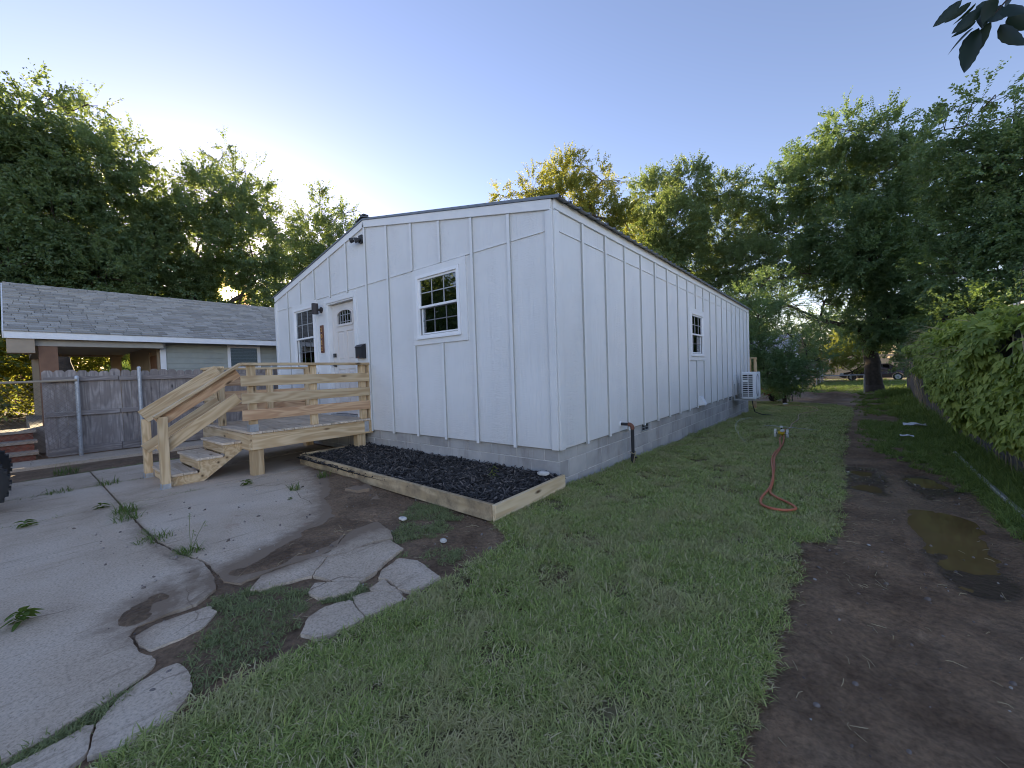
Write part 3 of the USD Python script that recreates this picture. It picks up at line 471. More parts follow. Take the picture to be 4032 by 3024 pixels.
# small drip flashings on the joint line between battens
def flash(x0, x1):
    if x1 - x0 > .05: obj('flashing', MB().box(x0, x1, -.011, .001, TRZ - .005, TRZ + .007), 'white_trim', H)
xs = [-.095] + [-k * BAT for k in range(1, 12)] + [WX + .09]
for a, b in zip(xs[:-1], xs[1:]):
    if not (-5.12 < b and a < -4.0 and False): flash(b + .028, a - .028)
ys = [.095] + [k * BAT for k in range(1, 20) if k * BAT < LY - .15] + [LY - .09]
for a, b in zip(ys[:-1], ys[1:]): obj('flashing', MB().box(-.001, .011, a + .028, b - .028, TRZ - .005, TRZ + .007), 'white_trim', H)
# frieze boards, rakes, corner boards
for x0, x1 in ((-0.004, RX), (RX, WX + .004)):
    z0, z1 = gtop(x0), gtop(x1); nrm = np.array([-(z1 - z0), 0, (x1 - x0)]); nrm /= np.linalg.norm(nrm); nrm *= np.sign(nrm[2])
    c = nrm * (FRZ / 2)
    board(H, 'rake_board', np.array([x0, -.012, z0]) - c, np.array([x1, -.012, z1]) - c, nrm, FRZ, .024, 'white_trim')
board(H, 'frieze_board', (.012, .003, EZ - FRZ / 2 - .004), (.012, LY, EZ - FRZ / 2 - .004), (0, 0, 1), FRZ, .024, 'white_trim')
board(H, 'corner_board', (-.045, -.0125, SB - .004), (-.045, -.0125, EZ - .125), (1, 0, 0), .089, .025, 'white_siding', c=.002)
board(H, 'corner_board', (.0125, .044, SB - .004), (.0125, .044, EZ - .125), (0, 1, 0), .089, .025, 'white_siding', c=.002)
board(H, 'corner_board', (WX + .042, -.0125, SB - .004), (WX + .042, -.0125, EZ - .15), (1, 0, 0), .085, .025, 'white_siding', c=.002)
board(H, 'corner_board', (.0125, LY - .045, SB - .004), (.0125, LY - .045, EZ - .125), (0, 1, 0), .089, .025, 'white_siding', c=.002)

def window(plane, fa, fz, label, sill=0):
    """fa: span along the wall; plane 'y' (front) or 'x' (right side)"""
    a0, a1 = fa; z0, z1 = fz
    def bx(m, b0, b1, d0, d1, c0, c1):      # along wall, outward depth d (positive = out), height
        return m.box(b0, b1, -d1, -d0, c0, c1) if plane == 'y' else m.box(d0, d1, b0, b1, c0, c1)
    fr = MB(); t = .045
    for b in ((a0, a0 + t, z0, z1), (a1 - t, a1, z0, z1), (a0 + t, a1 - t, z0, z0 + t), (a0 + t, a1 - t, z1 - t, z1)):
        bx(fr, b[0], b[1], -.075, .030, b[2], b[3])
    for b in ((a0 - .012, a1 + .012, z0 - .012, z0 + .012), ):
        bx(fr, b[0], b[1], .031, .042, b[2], b[3])
    w = obj('window', fr, 'vinyl', H, label=label)
    zm = (z0 + z1) / 2; i0, i1 = a0 + t, a1 - t
    def sash(zz0, zz1, d, mtl, gl, s):
        sm = MB()
        for b in ((i0, i0 + s, zz0, zz1), (i1 - s, i1, zz0, zz1), (i0 + s, i1 - s, zz0, zz0 + s), (i0 + s, i1 - s, zz1 - s, zz1)): bx(sm, b[0], b[1], d - .03, d, b[2], b[3])
        obj('sash', sm, mtl, w)
        p0, p1, q0, q1 = i0 + s, i1 - s, zz0 + s, zz1 - s
        obj('pane', bx(MB(), p0, p1, d - .018, d - .014, q0, q1), gl, w)
        for k in (1, 2):
            c = p0 + (p1 - p0) * k / 3; obj('muntin', bx(MB(), c - .0065, c + .0065, d - .0135, d - .0065, q0, q1), 'muntin_grey' if d > 0 else 'muntin_dark', w)
        c = (q0 + q1) / 2; obj('muntin', bx(MB(), p0, p1, d - .0125, d - .0075, c - .0065, c + .0065), 'muntin_grey' if d > 0 else 'muntin_dark', w)
    sash(zm - .018, z1 - t, .010, 'vinyl', 'window_glass', .030)
    sash(z0 + t, zm + .018, -.024, 'vinyl', 'window_glass', .034)
    sc = MB()
    for b in ((i0 + .002, i0 + .014, z0 + t, zm - .02), (i1 - .014, i1 - .002, z0 + t, zm - .02), (i0, i1, z0 + t, z0 + t + .012)): bx(sc, b[0], b[1], -.022, -.010, b[2], b[3])
    obj('screen_frame', sc, 'screen_frame', w)
    return w
def casing(plane, x0, x1, z0, z1, i0, i1, iz0, iz1, head_over=0.0):
    th = .019
    def bd(n, p, q, up, w):
        if plane == 'y': board(H, n, (p[0], -th / 2, p[1]), (q[0], -th / 2, q[1]), up, w, th, 'white_trim', c=.002)
        else: board(H, n, (th / 2, p[0], p[1]), (th / 2, q[0], q[1]), (0, up[0], up[2]), w, th, 'white_trim', c=.002)
    bd('window_trim', (x0 - head_over, (iz1 + z1) / 2), (x1 + head_over, (iz1 + z1) / 2), (0, 0, 1), z1 - iz1)
    if iz0 > z0: bd('window_trim', (x0, (iz0 + z0) / 2), (x1, (iz0 + z0) / 2), (0, 0, 1), iz0 - z0)
    bd('window_trim', ((x0 + i0) / 2, iz0), ((x0 + i0) / 2, iz1), (1, 0, 0), i0 - x0)
    bd('window_trim', ((x1 + i1) / 2, iz0), ((x1 + i1) / 2, iz1), (1, 0, 0), x1 - i1)
window('y', W1['fx'], W1['fz'], 'double hung window right of the door with trees and sky mirrored in it')
casing('y', -2.45, -1.338, 1.71, 2.79, -2.362, -1.458, 1.798, 2.702)
window('y', W2['fx'], W2['fz'], 'taller double hung window left of the door behind the wall lamp')
casing('y', -6.51, -5.43, 1.40, 2.80, -6.432, -5.518, 1.488, 2.717)
window('x', W3['fx'], W3['fz'], 'double hung window on the long side wall')
casing('x', 4.975, 6.11, 1.40, 2.49, 5.088, 6.062, 1.498, 2.412)
# front door
for (x0, x1, z0, z1) in ((-5.11, -5.022, .57, 2.662), (-4.088, -4.0, .57, 2.662), (-5.11, -4.0, 2.663, 2.752)):
    up = (0, 0, 1) if z1 - z0 < .2 else (1, 0, 0)
    a, b = ((x0, -.0095, (z0 + z1) / 2), (x1, -.0095, (z0 + z1) / 2)) if z1 - z0 < .2 else (((x0 + x1) / 2, -.0095, z0), ((x0 + x1) / 2, -.0095, z1))
    board(H, 'door_trim', a, b, up, .0885, .019, 'white_trim', c=.002)
jb = MB().box(-5.021, -5.000, -.004, .12, .575, 2.66).box(-4.110, -4.089, -.004, .12, .575, 2.66).box(-5.0, -4.11, -.004, .12, 2.64, 2.66)
obj('door_frame', jb, 'white_trim', H)
obj('threshold', MB().box(-5.02, -4.09, -.03, .11, .575, .615), 'galvanised', H)
DY = 0.072
leafp = sbox(-4.993, .625, -4.117, 2.632)
arch = Polygon([(-4.80, 2.255), (-4.29, 2.255), (-4.29, 2.42), *[(-4.545 + .255 * math.cos(t), 2.42 + .085 * math.sin(t)) for t in np.linspace(0, math.pi, 13)][1:-1], (-4.80, 2.42)])
rects = [sbox(a, b, c, d) for a, c in ((-4.83, -4.60), (-4.50, -4.27)) for b, d in ((1.60, 2.13), (.80, 1.44))]
pl = leafp.difference(arch).difference(unary_union([r for r in rects]))
dr = obj('door', wall_y(pl, DY, DY + .044), 'door_paint', H, label='pale front door with an arched glass light')
for r in rects:
    x0, z0, x1, z1 = r.bounds
    mm = MB().box(x0, x1, DY + .014, DY + .04, z0, z1)
    q = trimesh.convex.convex_hull(np.array([(x, y, z) for x, z, y in [(x0 + .02, z0 + .02, DY + .014), (x1 - .02, z0 + .02, DY + .014), (x0 + .02, z1 - .02, DY + .014), (x1 - .02, z1 - .02, DY + .014), (x0 + .045, z0 + .045, DY + .002), (x1 - .045, z0 + .045, DY + .002), (x0 + .045, z1 - .045, DY + .002), (x1 - .045, z1 - .045, DY + .002)]]))
    mm.mesh(q); obj('door_panel', mm, 'door_paint', dr)
rim = arch.buffer(.035, join_style=1).difference(arch.buffer(-.004))
obj('light_frame', wall_y(rim, DY - .014, DY - .001), 'door_paint', dr)
obj('pane', wall_y(arch, DY + .014, DY + .020), 'screen_glass', dr)
lead = unary_union([LineString([(x, 2.2), (x, 2.6)]) for x in (-4.72, -4.63, -4.545, -4.46, -4.37)] + [LineString([(-4.72, 2.42), (-4.37, 2.42)]), LineString([(-4.72, 2.30), (-4.37, 2.30)])]).buffer(.006).intersection(arch)
obj('leading', wall_y(lead, DY + .006, DY + .012), 'galvanised', dr)
obj('deadbolt', MB().box(-4.965, -4.895, DY - .03, DY - .001, 1.665, 1.735), 'black_metal', dr)
lv = MB().box(-4.96, -4.90, DY - .025, DY - .001, 1.49, 1.555); lv.box(-4.95, -4.82, DY - .06, DY - .045, 1.512, 1.532).box(-4.945, -4.925, DY - .05, DY - .02, 1.51, 1.534)
obj('door_handle', lv, 'black_metal', dr)
# block base
mw = MB().box(WX + .03, -.034, .036, .10, -.75, SB + .03); mw.box(-.10, -.034, .10, LY - .02, -.9, SB + .03).box(WX + .03, WX + .1, .1, LY, -.9, SB + .03).box(WX + .1, -.1, LY - .1, LY - .02, -.9, SB + .03)
obj('mortar_joints', mw, 'mortar', H)
CH, CL = 0.2032, 0.4064
for c in range(4):
    z1 = 0.455 - c * CH; z0 = z1 - CH + .010
    odd = c % 2
    x = -.030 - (0.203 if odd == 0 else 0.0); xs = [-.030] + ([x] if odd == 0 else [])
    xs = [-.030]
    first = .203 if odd == 0 else .400
    e = -.030; L = first
    while e > WX + .06 and z1 > -0.05:
        b = max(e - L + .010, WX + .03)
        if e - b > .05: obj('concrete_block', cb if False else (cbox(e - b, .02, z1 - z0, .003)[0] + [(e + b) / 2, .040 + rng.normal(0, .0008), (z0 + z1) / 2], cbox(e - b, .02, z1 - z0, .003)[1]), 'concrete_block', H)
        e -= L; L = CL
    e = .030; L = .203 if odd == 1 else .400
    while e < LY - .06:
        b = min(e + L - .010, LY - .03)
        if z1 > gz(0, e) - .05 and b - e > .05:
            vent = c == 0 and (abs((e + b) / 2 - 2.55) < .19 or abs((e + b) / 2 - 8.92) < .19)
            if vent:
                vy = 2.55 if e < 5 else 8.92
            v, f = cbox(.02, b - e, z1 - z0, .003)
            obj('concrete_block', (v + [-.040 + rng.normal(0, .0008), (e + b) / 2, (z0 + z1) / 2], f), 'concrete_block', H)
        e += L; L = CL
for y0, y1 in ((2.40, 2.70), (8.79, 9.09)):
    m = MB().box(-.030, -.018, y0, y1, .275, .292).box(-.030, -.018, y0, y1, .383, .398).box(-.030, -.018, y0, y0 + .018, .292, .383).box(-.030, -.018, y1 - .018, y1, .292, .383)
    vt = obj('foundation_vent', m, 'galvanised', H)
    obj('opening', MB().box(-.0292, -.0275, y0 + .018, y1 - .018, .292, .383), 'dark_inside', vt)
    obj('louvre', MB().box(-.027, -.021, y0 + .018, y1 - .018, .330, .336).box(-.027, -.021, (y0 + y1) / 2 - .004, (y0 + y1) / 2 + .004, .292, .383), 'galvanised', vt)
# dryer hood
hp = Polygon([(.0, .42), (.012, .42), (.012, .415), (.115, .43), (.115, .45), (.03, .615), (0, .615)])
m = extrude(hp, .20); v = np.array(m.vertices)
obj('dryer_hood', (np.c_[v[:, 0], 5.64 + v[:, 2], v[:, 1]], np.array(m.faces)[:, ::-1]), 'vinyl', H)
# ribbed metal roof
slope = (RZ - EZ) / abs(RX); OV = .10
def roof_side(sign):
    xe = OV if sign > 0 else WX - OV
    n = 14; y = -.035
    while y < LY + .02:
        ye = min(y + .9144, LY + .03); ys_, zs_ = [], []
        for r in np.arange(0, 4):
            b = y + r * .2286
            for dy, dz in ((0, 0), (.018, .026), (.045, .026), (.063, 0)):
                ys_.append(b + dy); zs_.append(dz)
        ys_.append(y + .9144); zs_.append(0); ys_, zs_ = np.array(ys_), np.array(zs_)
        keep = ys_ <= ye + 1e-6; ys_, zs_ = ys_[keep], zs_[keep]
        if ys_[-1] < ye - 1e-6: ys_, zs_ = np.append(ys_, ye), np.append(zs_, 0)
        k = len(ys_)
        def row(x, dz): return np.c_[np.full(k, x), ys_, RZ - slope * abs(x - RX) + zs_ + dz + .004]
        v = np.vstack([row(RX, 0), row(xe, 0), row(RX, -.003), row(xe, -.003)]); f = []
        for q in range(k - 1):
            f += [(q, q + 1, k + q + 1, k + q), (2 * k + q, 3 * k + q, 3 * k + q + 1, 2 * k + q + 1), (k + q, k + q + 1, 3 * k + q + 1, 3 * k + q)]
        f += [(0, k, 3 * k, 2 * k), (k - 1, 3 * k - 1, 4 * k - 1, 2 * k - 1)]
        obj('roof_panel', MB().add(v, f), 'roof_metal', H)
        y += .9144
roof_side(1); roof_side(-1)
cp = Polygon([(RX - .18, RZ - .036 + .03), (RX, RZ + .045), (RX + .18, RZ - .036 + .03), (RX + .18, RZ - .036 + .036), (RX, RZ + .055), (RX - .18, RZ - .036 + .036)])
obj('ridge_cap', wall_y(cp, -.05, LY + .04), 'roof_metal', H)
m = MB().box(RX - .06, RX + .05, -.03, .06, RZ + .056, RZ + .085)
obj('ridge_closure', m, 'black_plastic', H)
# rake edge metal
for x0, x1 in ((OV, RX), (RX, WX - OV)):
    z0, z1 = RZ - slope * abs(x0 - RX), RZ - slope * abs(x1 - RX)
    board(H, 'rake_flashing', (x0, -.031, z0 + .004), (x1, -.031, z1 + .004), (0, 0, 1), .028, .006, 'roof_metal', c=.001)

# ------------------------------------------------------------------ things on the house walls
t = thing('wall_lamp', 'bronze cylinder wall lamp left of the front door', 'wall lamp', (-5.25, 0, 2.58))
cy = lambda r, h, c, sec=28: (trimesh.creation.cylinder(radius=r, height=h, sections=sec).vertices + np.array(c), trimesh.creation.cylinder(radius=r, height=h, sections=sec).faces)
tb = MB(); tb.tube([(-5.25, 0, 2.58), (-5.25, -.02, 2.58)], .055, 20); obj('wall_plate', tb, 'dark_bronze', t, smooth=30)
obj('arm', MB().tube([(-5.25, -.02, 2.58), (-5.25, -.07, 2.58)], .022, 12), 'dark_bronze', t, smooth=30)
pr_ = [(.0, -.10), (.05, -.10), (.058, -.098), (.058, .092), (.054, .10), (.046, .10), (.046, .06), (0, .06)]
sh = trimesh.creation.revolve(np.array([(r, z) for r, z in pr_]), sections=28)
obj('shade', (np.array(sh.vertices) + [-5.25, -.125, 2.59], np.array(sh.faces)), 'dark_bronze', t, smooth=30)
t = thing('house_number_sign', 'narrow vertical dark wood house number plaque reading 1011', 'sign', (-5.255, 0, 2.03))
board(t, 'plaque', (-5.255, -.010, 1.77), (-5.255, -.010, 2.29), (1, 0, 0), .115, .019, 'plaque_wood', c=.003)
for q, ch in enumerate('1011'):
    tm = meshkit.text_mesh(ch, .078, .006); v = np.array(tm.vertices); v[:, 0] -= (v[:, 0].min() + v[:, 0].max()) / 2
    obj('digit', (np.c_[-5.255 + v[:, 0], -.0205 - v[:, 2], 2.165 - q * .120 + v[:, 1]], np.array(tm.faces)), 'gold_paint', t)
t = thing('mailbox', 'small black metal mailbox on the wall right of the front door', 'mailbox', (-3.87, 0, 1.72))
mp = Polygon([(0, 1.595), (-.085, 1.60), (-.085, 1.785), (-.06, 1.815), (0, 1.835)])
m = extrude(mp, .19); v = np.array(m.vertices)
obj('box', (np.c_[-3.965 + v[:, 2], v[:, 0], v[:, 1]], np.array(m.faces)), 'black_metal', t)
lidp = Polygon([(0, 1.840), (-.062, 1.820), (-.094, 1.785), (-.094, 1.779), (-.091, 1.779), (-.062, 1.8155), (0, 1.8355)]); m = extrude(lidp, .202); v = np.array(m.vertices)
obj('lid', (np.c_[-3.971 + v[:, 2], v[:, 0], v[:, 1]], np.array(m.faces)), 'black_metal', t)
obj('torn_sticker', wall_y(Polygon([(-3.915, 1.60), (-3.86, 1.60), (-3.868, 1.625), (-3.875, 1.66), (-3.88, 1.63), (-3.90, 1.615)]), -.0872, -.0856), 'plaque_wood', t)
t = thing('flood_light', 'black twin head security light under the gable peak', 'security light', (-3.73, 0, 3.57))
obj('base', MB().box(-3.79, -3.685, -.045, 0, 3.50, 3.62), 'black_plastic', t)
for dx, dz in ((-.07, .03), (.01, .0)):
    p0 = np.array([-3.74 + dx, -.05, 3.55 + dz]); p1 = p0 + np.array([-.10 if dx < 0 else -.05, -.07, -.03])
    obj('lamp_head', MB().tube([p0, p0 + (p1 - p0) * .3, p1], [.018, .032, .044], 12), 'black_plastic', t, smooth=30)
    obj('lens', MB().tube([p1, p1 + (p1 - p0) * .03], [.038, .038], 12), 'vinyl', t, smooth=30)
t = thing('gas_pipe', 'black riser pipe with rusty elbow at the side wall', 'pipe', (.17, 1.6, 0))
obj('pipe', MB().tube([(0.0, 1.585, .50), (.125, 1.585, .50)], .021, 12).tube([(.17, 1.585, .452), (.17, 1.585, -.12)], .023, 12), 'black_metal', t, smooth=30)
ang = np.linspace(0, math.pi / 2, 6)
obj('elbow', MB().tube([(.115, 1.585, .50)] + [(.122 + .048 * math.sin(a), 1.585, .452 + .048 * math.cos(a)) for a in ang] + [(.17, 1.585, .435)], .028, 12), 'rust_metal', t, smooth=30)
obj('wall_flange', MB().tube([(.0, 1.585, .50), (.012, 1.585, .50)], [.04, .032], 14), 'vinyl', t, smooth=30)
obj('valve', MB().tube([(.17, 1.585, .09), (.17, 1.585, .0)], .030, 10).box(.185, .225, 1.57, 1.60, .04, .06), 'black_metal', t, smooth=30)
tp = [(.17 + .036 * math.cos(a), 1.585 + .036 * math.sin(a), .115 + .01 * math.sin(2 * a)) for a in np.linspace(0, 6.3, 20)] + [(.20, 1.56, .06), (.19, 1.55, -.02)]
obj('tape', MB().tube(tp, .006, 5), 'straw', t)

# outdoor unit on the side wall
t = thing('outdoor_unit', 'white split air conditioner unit on brackets near the rear corner of the wall', 'air conditioner', (.4, 9.6, .3))
ax0, ax1, ay0, ay1, az0, az1 = .235, .575, 9.20, 10.03, .315, 1.06
v, f = cbox(ax1 - ax0, ay1 - ay0, az1 - az0, .012)
obj('case', (v + [(ax0 + ax1) / 2, (ay0 + ay1) / 2, (az0 + az1) / 2], f), 'ac_white', t)
for c, (xa, xb) in enumerate(((ax0 + .025, ax0 + .145), (ax0 + .165, ax0 + .265))):
    for r in range(12):
        if c == 0 and r == 3: continue
        z = az1 - .085 - r * .0525
        obj('vent_slot', MB().box(xa, xb, ay0 - .004, ay0 + .002, z - .016, z + .016), 'dark_inside', t)
gr = MB(); cyc, czc = ay0 + .36, (az0 + az1) / 2
for rr in np.arange(.05, .33, .028): gr.tube([(ax1 + .008, cyc + rr * math.cos(a), czc + rr * math.sin(a)) for a in np.linspace(0, 2 * math.pi, 28)], .004, 4, cap=False)
for a in np.arange(0, 2 * math.pi, math.pi / 6): gr.tube([(ax1 + .011, cyc, czc), (ax1 + .011, cyc + .32 * math.cos(a), czc + .32 * math.sin(a))], .004, 4)
obj('fan_grille', gr, 'ac_white', t)
obj('fan_opening', MB().tube([(ax1 - .004, cyc, czc), (ax1 + .003, cyc, czc)], .315, 32), 'dark_inside', t)
for yy in (ay0 + .10, ay1 - .10):
    obj('bracket', MB().box(.022, .045, yy - .02, yy + .02, az0 - .06, az0 + .42).box(.045, .56, yy - .02, yy + .02, az0 - .05, az0 - .012), 'galvanised', t)
obj('drain_hose', MB().tube([(.40, 9.7, .30), (.42, 9.72, .10), (.46, 9.78, -.10), (.62, 9.95, -.19), (.85, 10.2, -.225)], .012, 8), 'black_plastic', t, smooth=30)
obj('line_cover', MB().box(.0, .06, ay0 + .20, ay0 + .28, SB + .02, az1 - .1), 'ac_white', t)

# ------------------------------------------------------------------ wooden porch
P = thing('wooden_porch', 'new unpainted pine porch with three steps and horizontal board railings', 'porch', (-4.7, -1, 0))
DT = .592
PX0, PX1, PY0 = -5.76, -3.68, -1.775
ny = 13; dw = (1.775 - .025) / ny
for k in range(ny):
    y = PY0 - .015 + (k + .5) * (dw + .001); e = rng.normal(0, .006)
    board(P, 'deck_board', (PX0 - .02, y, DT - .0155), (PX1 + .028 + e, y, DT - .0155), (0, 1, 0), dw - .006, .031, 'deck_pine', c=.004)
zr = (.350 + DT - .033) / 2; wr = DT - .033 - .350
board(P, 'rim_board', (PX1 - .019, PY0, zr), (PX1 - .019, -.03, zr), (0, 0, 1), wr, .038, 'new_pine')
board(P, 'rim_board', (PX0 + .019, PY0, zr), (PX0 + .019, -.03, zr), (0, 0, 1), wr, .038, 'new_pine')
board(P, 'rim_board', (PX0, PY0 - .02, zr), (PX1 - .0, PY0 - .02, zr), (0, 0, 1), wr, .038, 'new_pine')
board(P, 'ledger_board', (PX0 + .02, -.045, zr), (PX1 + .012, -.045, zr), (0, 0, 1), wr, .038, 'new_pine')
for x in np.linspace(PX0 + .45, PX1 - .42, 4): board(P, 'joist', (x, PY0, zr), (x, -.06, zr), (0, 0, 1), wr - .01, .038, 'new_pine')
for x in (PX1 - .105, PX0 + .105):
    for y in (PY0 + .075, -.18): board(P, 'support_post', (x, y, -.05), (x, y, .352), (1, 0, 0), .138, .138, 'new_pine', c=.004)
obj('corner_bracket', MB().box(PX1 - .0005, PX1 + .0025, -.14, -.05, .38, .55).box(PX1 + .0005, PX1 + .0022, -.055, -.035, .38, .55), 'galvanised', P)
board(P, 'end_block', (PX1 + .012, -.022, .352), (PX1 + .012, -.022, DT - .034), (0, 1, 0), .03, .022, 'new_pine')
# railing posts and rails, right side
for y in (-1.735, -.925, -.125): board(P, 'rail_post', (PX1 - .055, y, DT + .002), (PX1 - .055, y, 1.478), (1, 0, 0), .088, .088, 'new_pine', c=.004)
obj('post_base', MB().box(PX1 - .11, PX1 - .001, -1.795, -1.783, DT + .004, DT + .10).box(PX1 - .0095, PX1 - .004, -1.78, -1.69, DT + .004, DT + .10), 'galvanised', P)
wood3 = ['new_pine', 'new_pine', 'new_pine_red']
for (z0, z1), wm in zip(((1.205, 1.345), (.975, 1.112), (.752, .890)), wood3):
    board(P, 'rail_board', (PX1 + .010, -1.875, (z0 + z1) / 2), (PX1 + .010, -.035, (z0 + z1) / 2), (0, 0, 1), z1 - z0, .038, wm)
board(P, 'cap_rail', (PX1 - .030, -1.86, 1.497), (PX1 - .030, -.02, 1.497), (1, 0, 0), .14, .036, 'new_pine')
board(P, 'wall_post', (PX1 - .03, -.028, DT + .002), (PX1 - .03, -.028, 1.476), (1, 0, 0), .088, .036, 'new_pine')
# left side
for y in (-1.735, -.80, -.125): board(P, 'rail_post', (PX0 + .055, y, DT + .002), (PX0 + .055, y, 1.478), (1, 0, 0), .088, .088, 'new_pine', c=.004)
for (z0, z1), wm in zip(((1.205, 1.345), (.975, 1.112), (.752, .890)), ['new_pine_red', 'new_pine_red', 'new_pine_red']):
    board(P, 'rail_board', (PX0 - .010, -1.80, (z0 + z1) / 2), (PX0 - .010, -.035, (z0 + z1) / 2), (0, 0, 1), z1 - z0, .038, wm)
board(P, 'cap_rail', (PX0 + .030, -1.80, 1.497), (PX0 + .030, -.02, 1.497), (1, 0, 0), .14, .036, 'new_pine')
# front return of the left railing, beside the stairs
for (z0, z1) in ((1.205, 1.345), (.975, 1.112), (.752, .890)):
    board(P, 'rail_board', (PX0 - .01, -1.80, (z0 + z1) / 2), (-5.04, -1.80, (z0 + z1) / 2), (0, 0, 1), z1 - z0, .038, 'new_pine')
board(P, 'cap_rail', (PX0 + .02, -1.745, 1.498), (-5.00, -1.745, 1.498), (0, 1, 0), .12, .034, 'new_pine')
board(P, 'rail_post', (-5.07, -1.725, DT + .002), (-5.07, -1.725, 1.478), (1, 0, 0), .088, .088, 'new_pine', c=.004)
board(P, 'rail_post', (-3.985, -1.725, DT + .002), (-3.985, -1.725, 1.478), (1, 0, 0), .088, .088, 'new_pine', c=.004) if False else None
# stairs
SX0, SX1 = -4.955, -4.02
steps = [(.150, -2.605), (.303, -2.325), (.458, -2.045)]
for z, y in steps:
    for q in (0, 1):
        yy = y + .012 + q * .145
        board(P, 'tread', (SX0 - .02, yy + .07, z - .0155), (SX1 + .035, yy + .07, z - .0155), (0, 1, 0), .141, .031, 'deck_pine', c=.004)
    zb = z - .031 - .115
    board(P, 'riser', (SX0, y + .045, (z - .033 + max(zb, 0.004)) / 2), (SX1, y + .045, (z - .033 + max(zb, .004)) / 2), (0, 0, 1), z - .033 - max(zb, .004), .022, 'new_pine')
for xx in (SX1 - .038, SX0):
    sp = Polygon([(-2.55, .002), (-2.55, .118), (-2.275, .118), (-2.275, .271), (-1.995, .271), (-1.995, .426), (-1.797, .426), (-1.797, .325), (-2.235, .002)])
    m = extrude(sp, .038); v = np.array(m.vertices)
    obj('stringer', (np.c_[xx + v[:, 2], v[:, 0], v[:, 1]], np.array(m.faces)), 'new_pine', P)
NPX = (-4.995, -3.985)
for x, h in ((NPX[0], .80), (NPX[1], .875)):
    board(P, 'newel_post', (x, -2.625, .012), (x, -2.625, h), (1, 0, 0), .089, .089, 'new_pine', c=.004)
    obj('post_base', MB().box(x - .047, x + .047, -2.674, -2.670, .004, .065).box(x - .05, x + .05, -2.68, -2.575, .0, .010).box(x + .0455, x + .048, -2.665, -2.585, .004, .06), 'galvanised', P)
sl = np.array([0, .865, .60]); sl /= np.linalg.norm(sl); up = np.array([0, -sl[2], sl[1]])
def sloped(name, x, y0, z0, y1, w, t, m, flat=False):
    L = (y1 - y0) / sl[1]; p0 = np.array([x, y0, z0]); p1 = p0 + sl * L
    board(P, name, p0, p1, (1, 0, 0) if flat else up, w, t, m)
# right hand rail: cap on edge board, lower board
sloped('hand_rail', NPX[1] + .0, -2.70, .872, -1.775, .105, .034, 'new_pine', True)
sloped('stair_rail_board', NPX[1] - .064, -2.66, .805, -1.80, .140, .036, 'new_pine_red')
sloped('stair_rail_board', NPX[1] - .064, -2.66, .455, -1.80, .140, .036, 'new_pine')
sloped('stair_rail_board', NPX[0] + .064, -2.66, .835, -1.78, .184, .036, 'new_pine')
sloped('stair_rail_board', NPX[0] + .064, -2.66, .395, -1.80, .140, .036, 'new_pine')

# ------------------------------------------------------------------ mulch bed
B = thing('raised_bed', 'low pine board frame of the black mulch bed against the block base', 'garden bed', (-1.9, -.6, 0))
board(B, 'bed_board', (.055, -1.175, .062), (-3.95, -1.05, .075), (0, 0, 1), .150, .038, 'box_pine', label='long muddy front board of the mulch bed', c=.004)
board(B, 'bed_board', (.078, -1.192, .062), (.060, -.03, .072), (0, 0, 1), .150, .038, 'box_pine_clean', c=.004)
board(B, 'bed_board', (-3.93, -1.03, .085), (-3.93, -.02, .085), (0, 0, 1), .150, .038, 'box_pine', c=.004)
bx_, by_ = np.meshgrid(np.linspace(-3.905, .045, 120), np.linspace(-1.145, .034, 40), indexing='ij')
def bedz(x, y): return .085 + .035 * np.clip(-x / 3.9, 0, 1) + .03 * (y + .6) + .022 * (meshkit.fbm(np.stack([x * 3, y * 3, 0 * x], -1), 3, 4) - .3)
bz = bedz(bx_, by_); ii, jj = np.meshgrid(np.arange(119), np.arange(39), indexing='ij')
bf = np.stack([ii * 40 + jj, (ii + 1) * 40 + jj, (ii + 1) * 40 + jj + 1, ii * 40 + jj + 1], -1).reshape(-1, 4)
obj('soil_bed', MB().add(np.c_[bx_.ravel(), by_.ravel(), bz.ravel()], bf), 'black_soil', B, smooth=True)
mm = MB(); n = 4200
cx, cyy = rng.uniform(-3.88, .03, n), rng.uniform(-1.13, .02, n)
for q in range(n):
    L, w, tk = rng.uniform(.03, .115), rng.uniform(.009, .024), rng.uniform(.004, .009)
    R = Rot.from_euler('zyx', [rng.uniform(0, 6.28), rng.normal(0, .35), rng.normal(0, .6)]).as_matrix()
    v = np.array([(-L, -w, -tk), (L * .8, -w * .7, -tk), (L, w * .6, -tk), (-L * .9, w, -tk), (-L * .9, -w * .8, tk), (L * .7, -w * .6, tk), (L * .9, w * .5, tk), (-L * .8, w * .8, tk)]) / 2 @ R.T
    mm.add(v + [cx[q], cyy[q], float(bedz(cx[q], cyy[q])) + rng.uniform(.0, .024)], [(0, 3, 2, 1), (4, 5, 6, 7), (0, 1, 5, 4), (1, 2, 6, 5), (2, 3, 7, 6), (3, 0, 4, 7)])
obj('mulch', mm, 'mulch_bark', label='black bark mulch filling the raised bed', cat='mulch', kind='stuff')

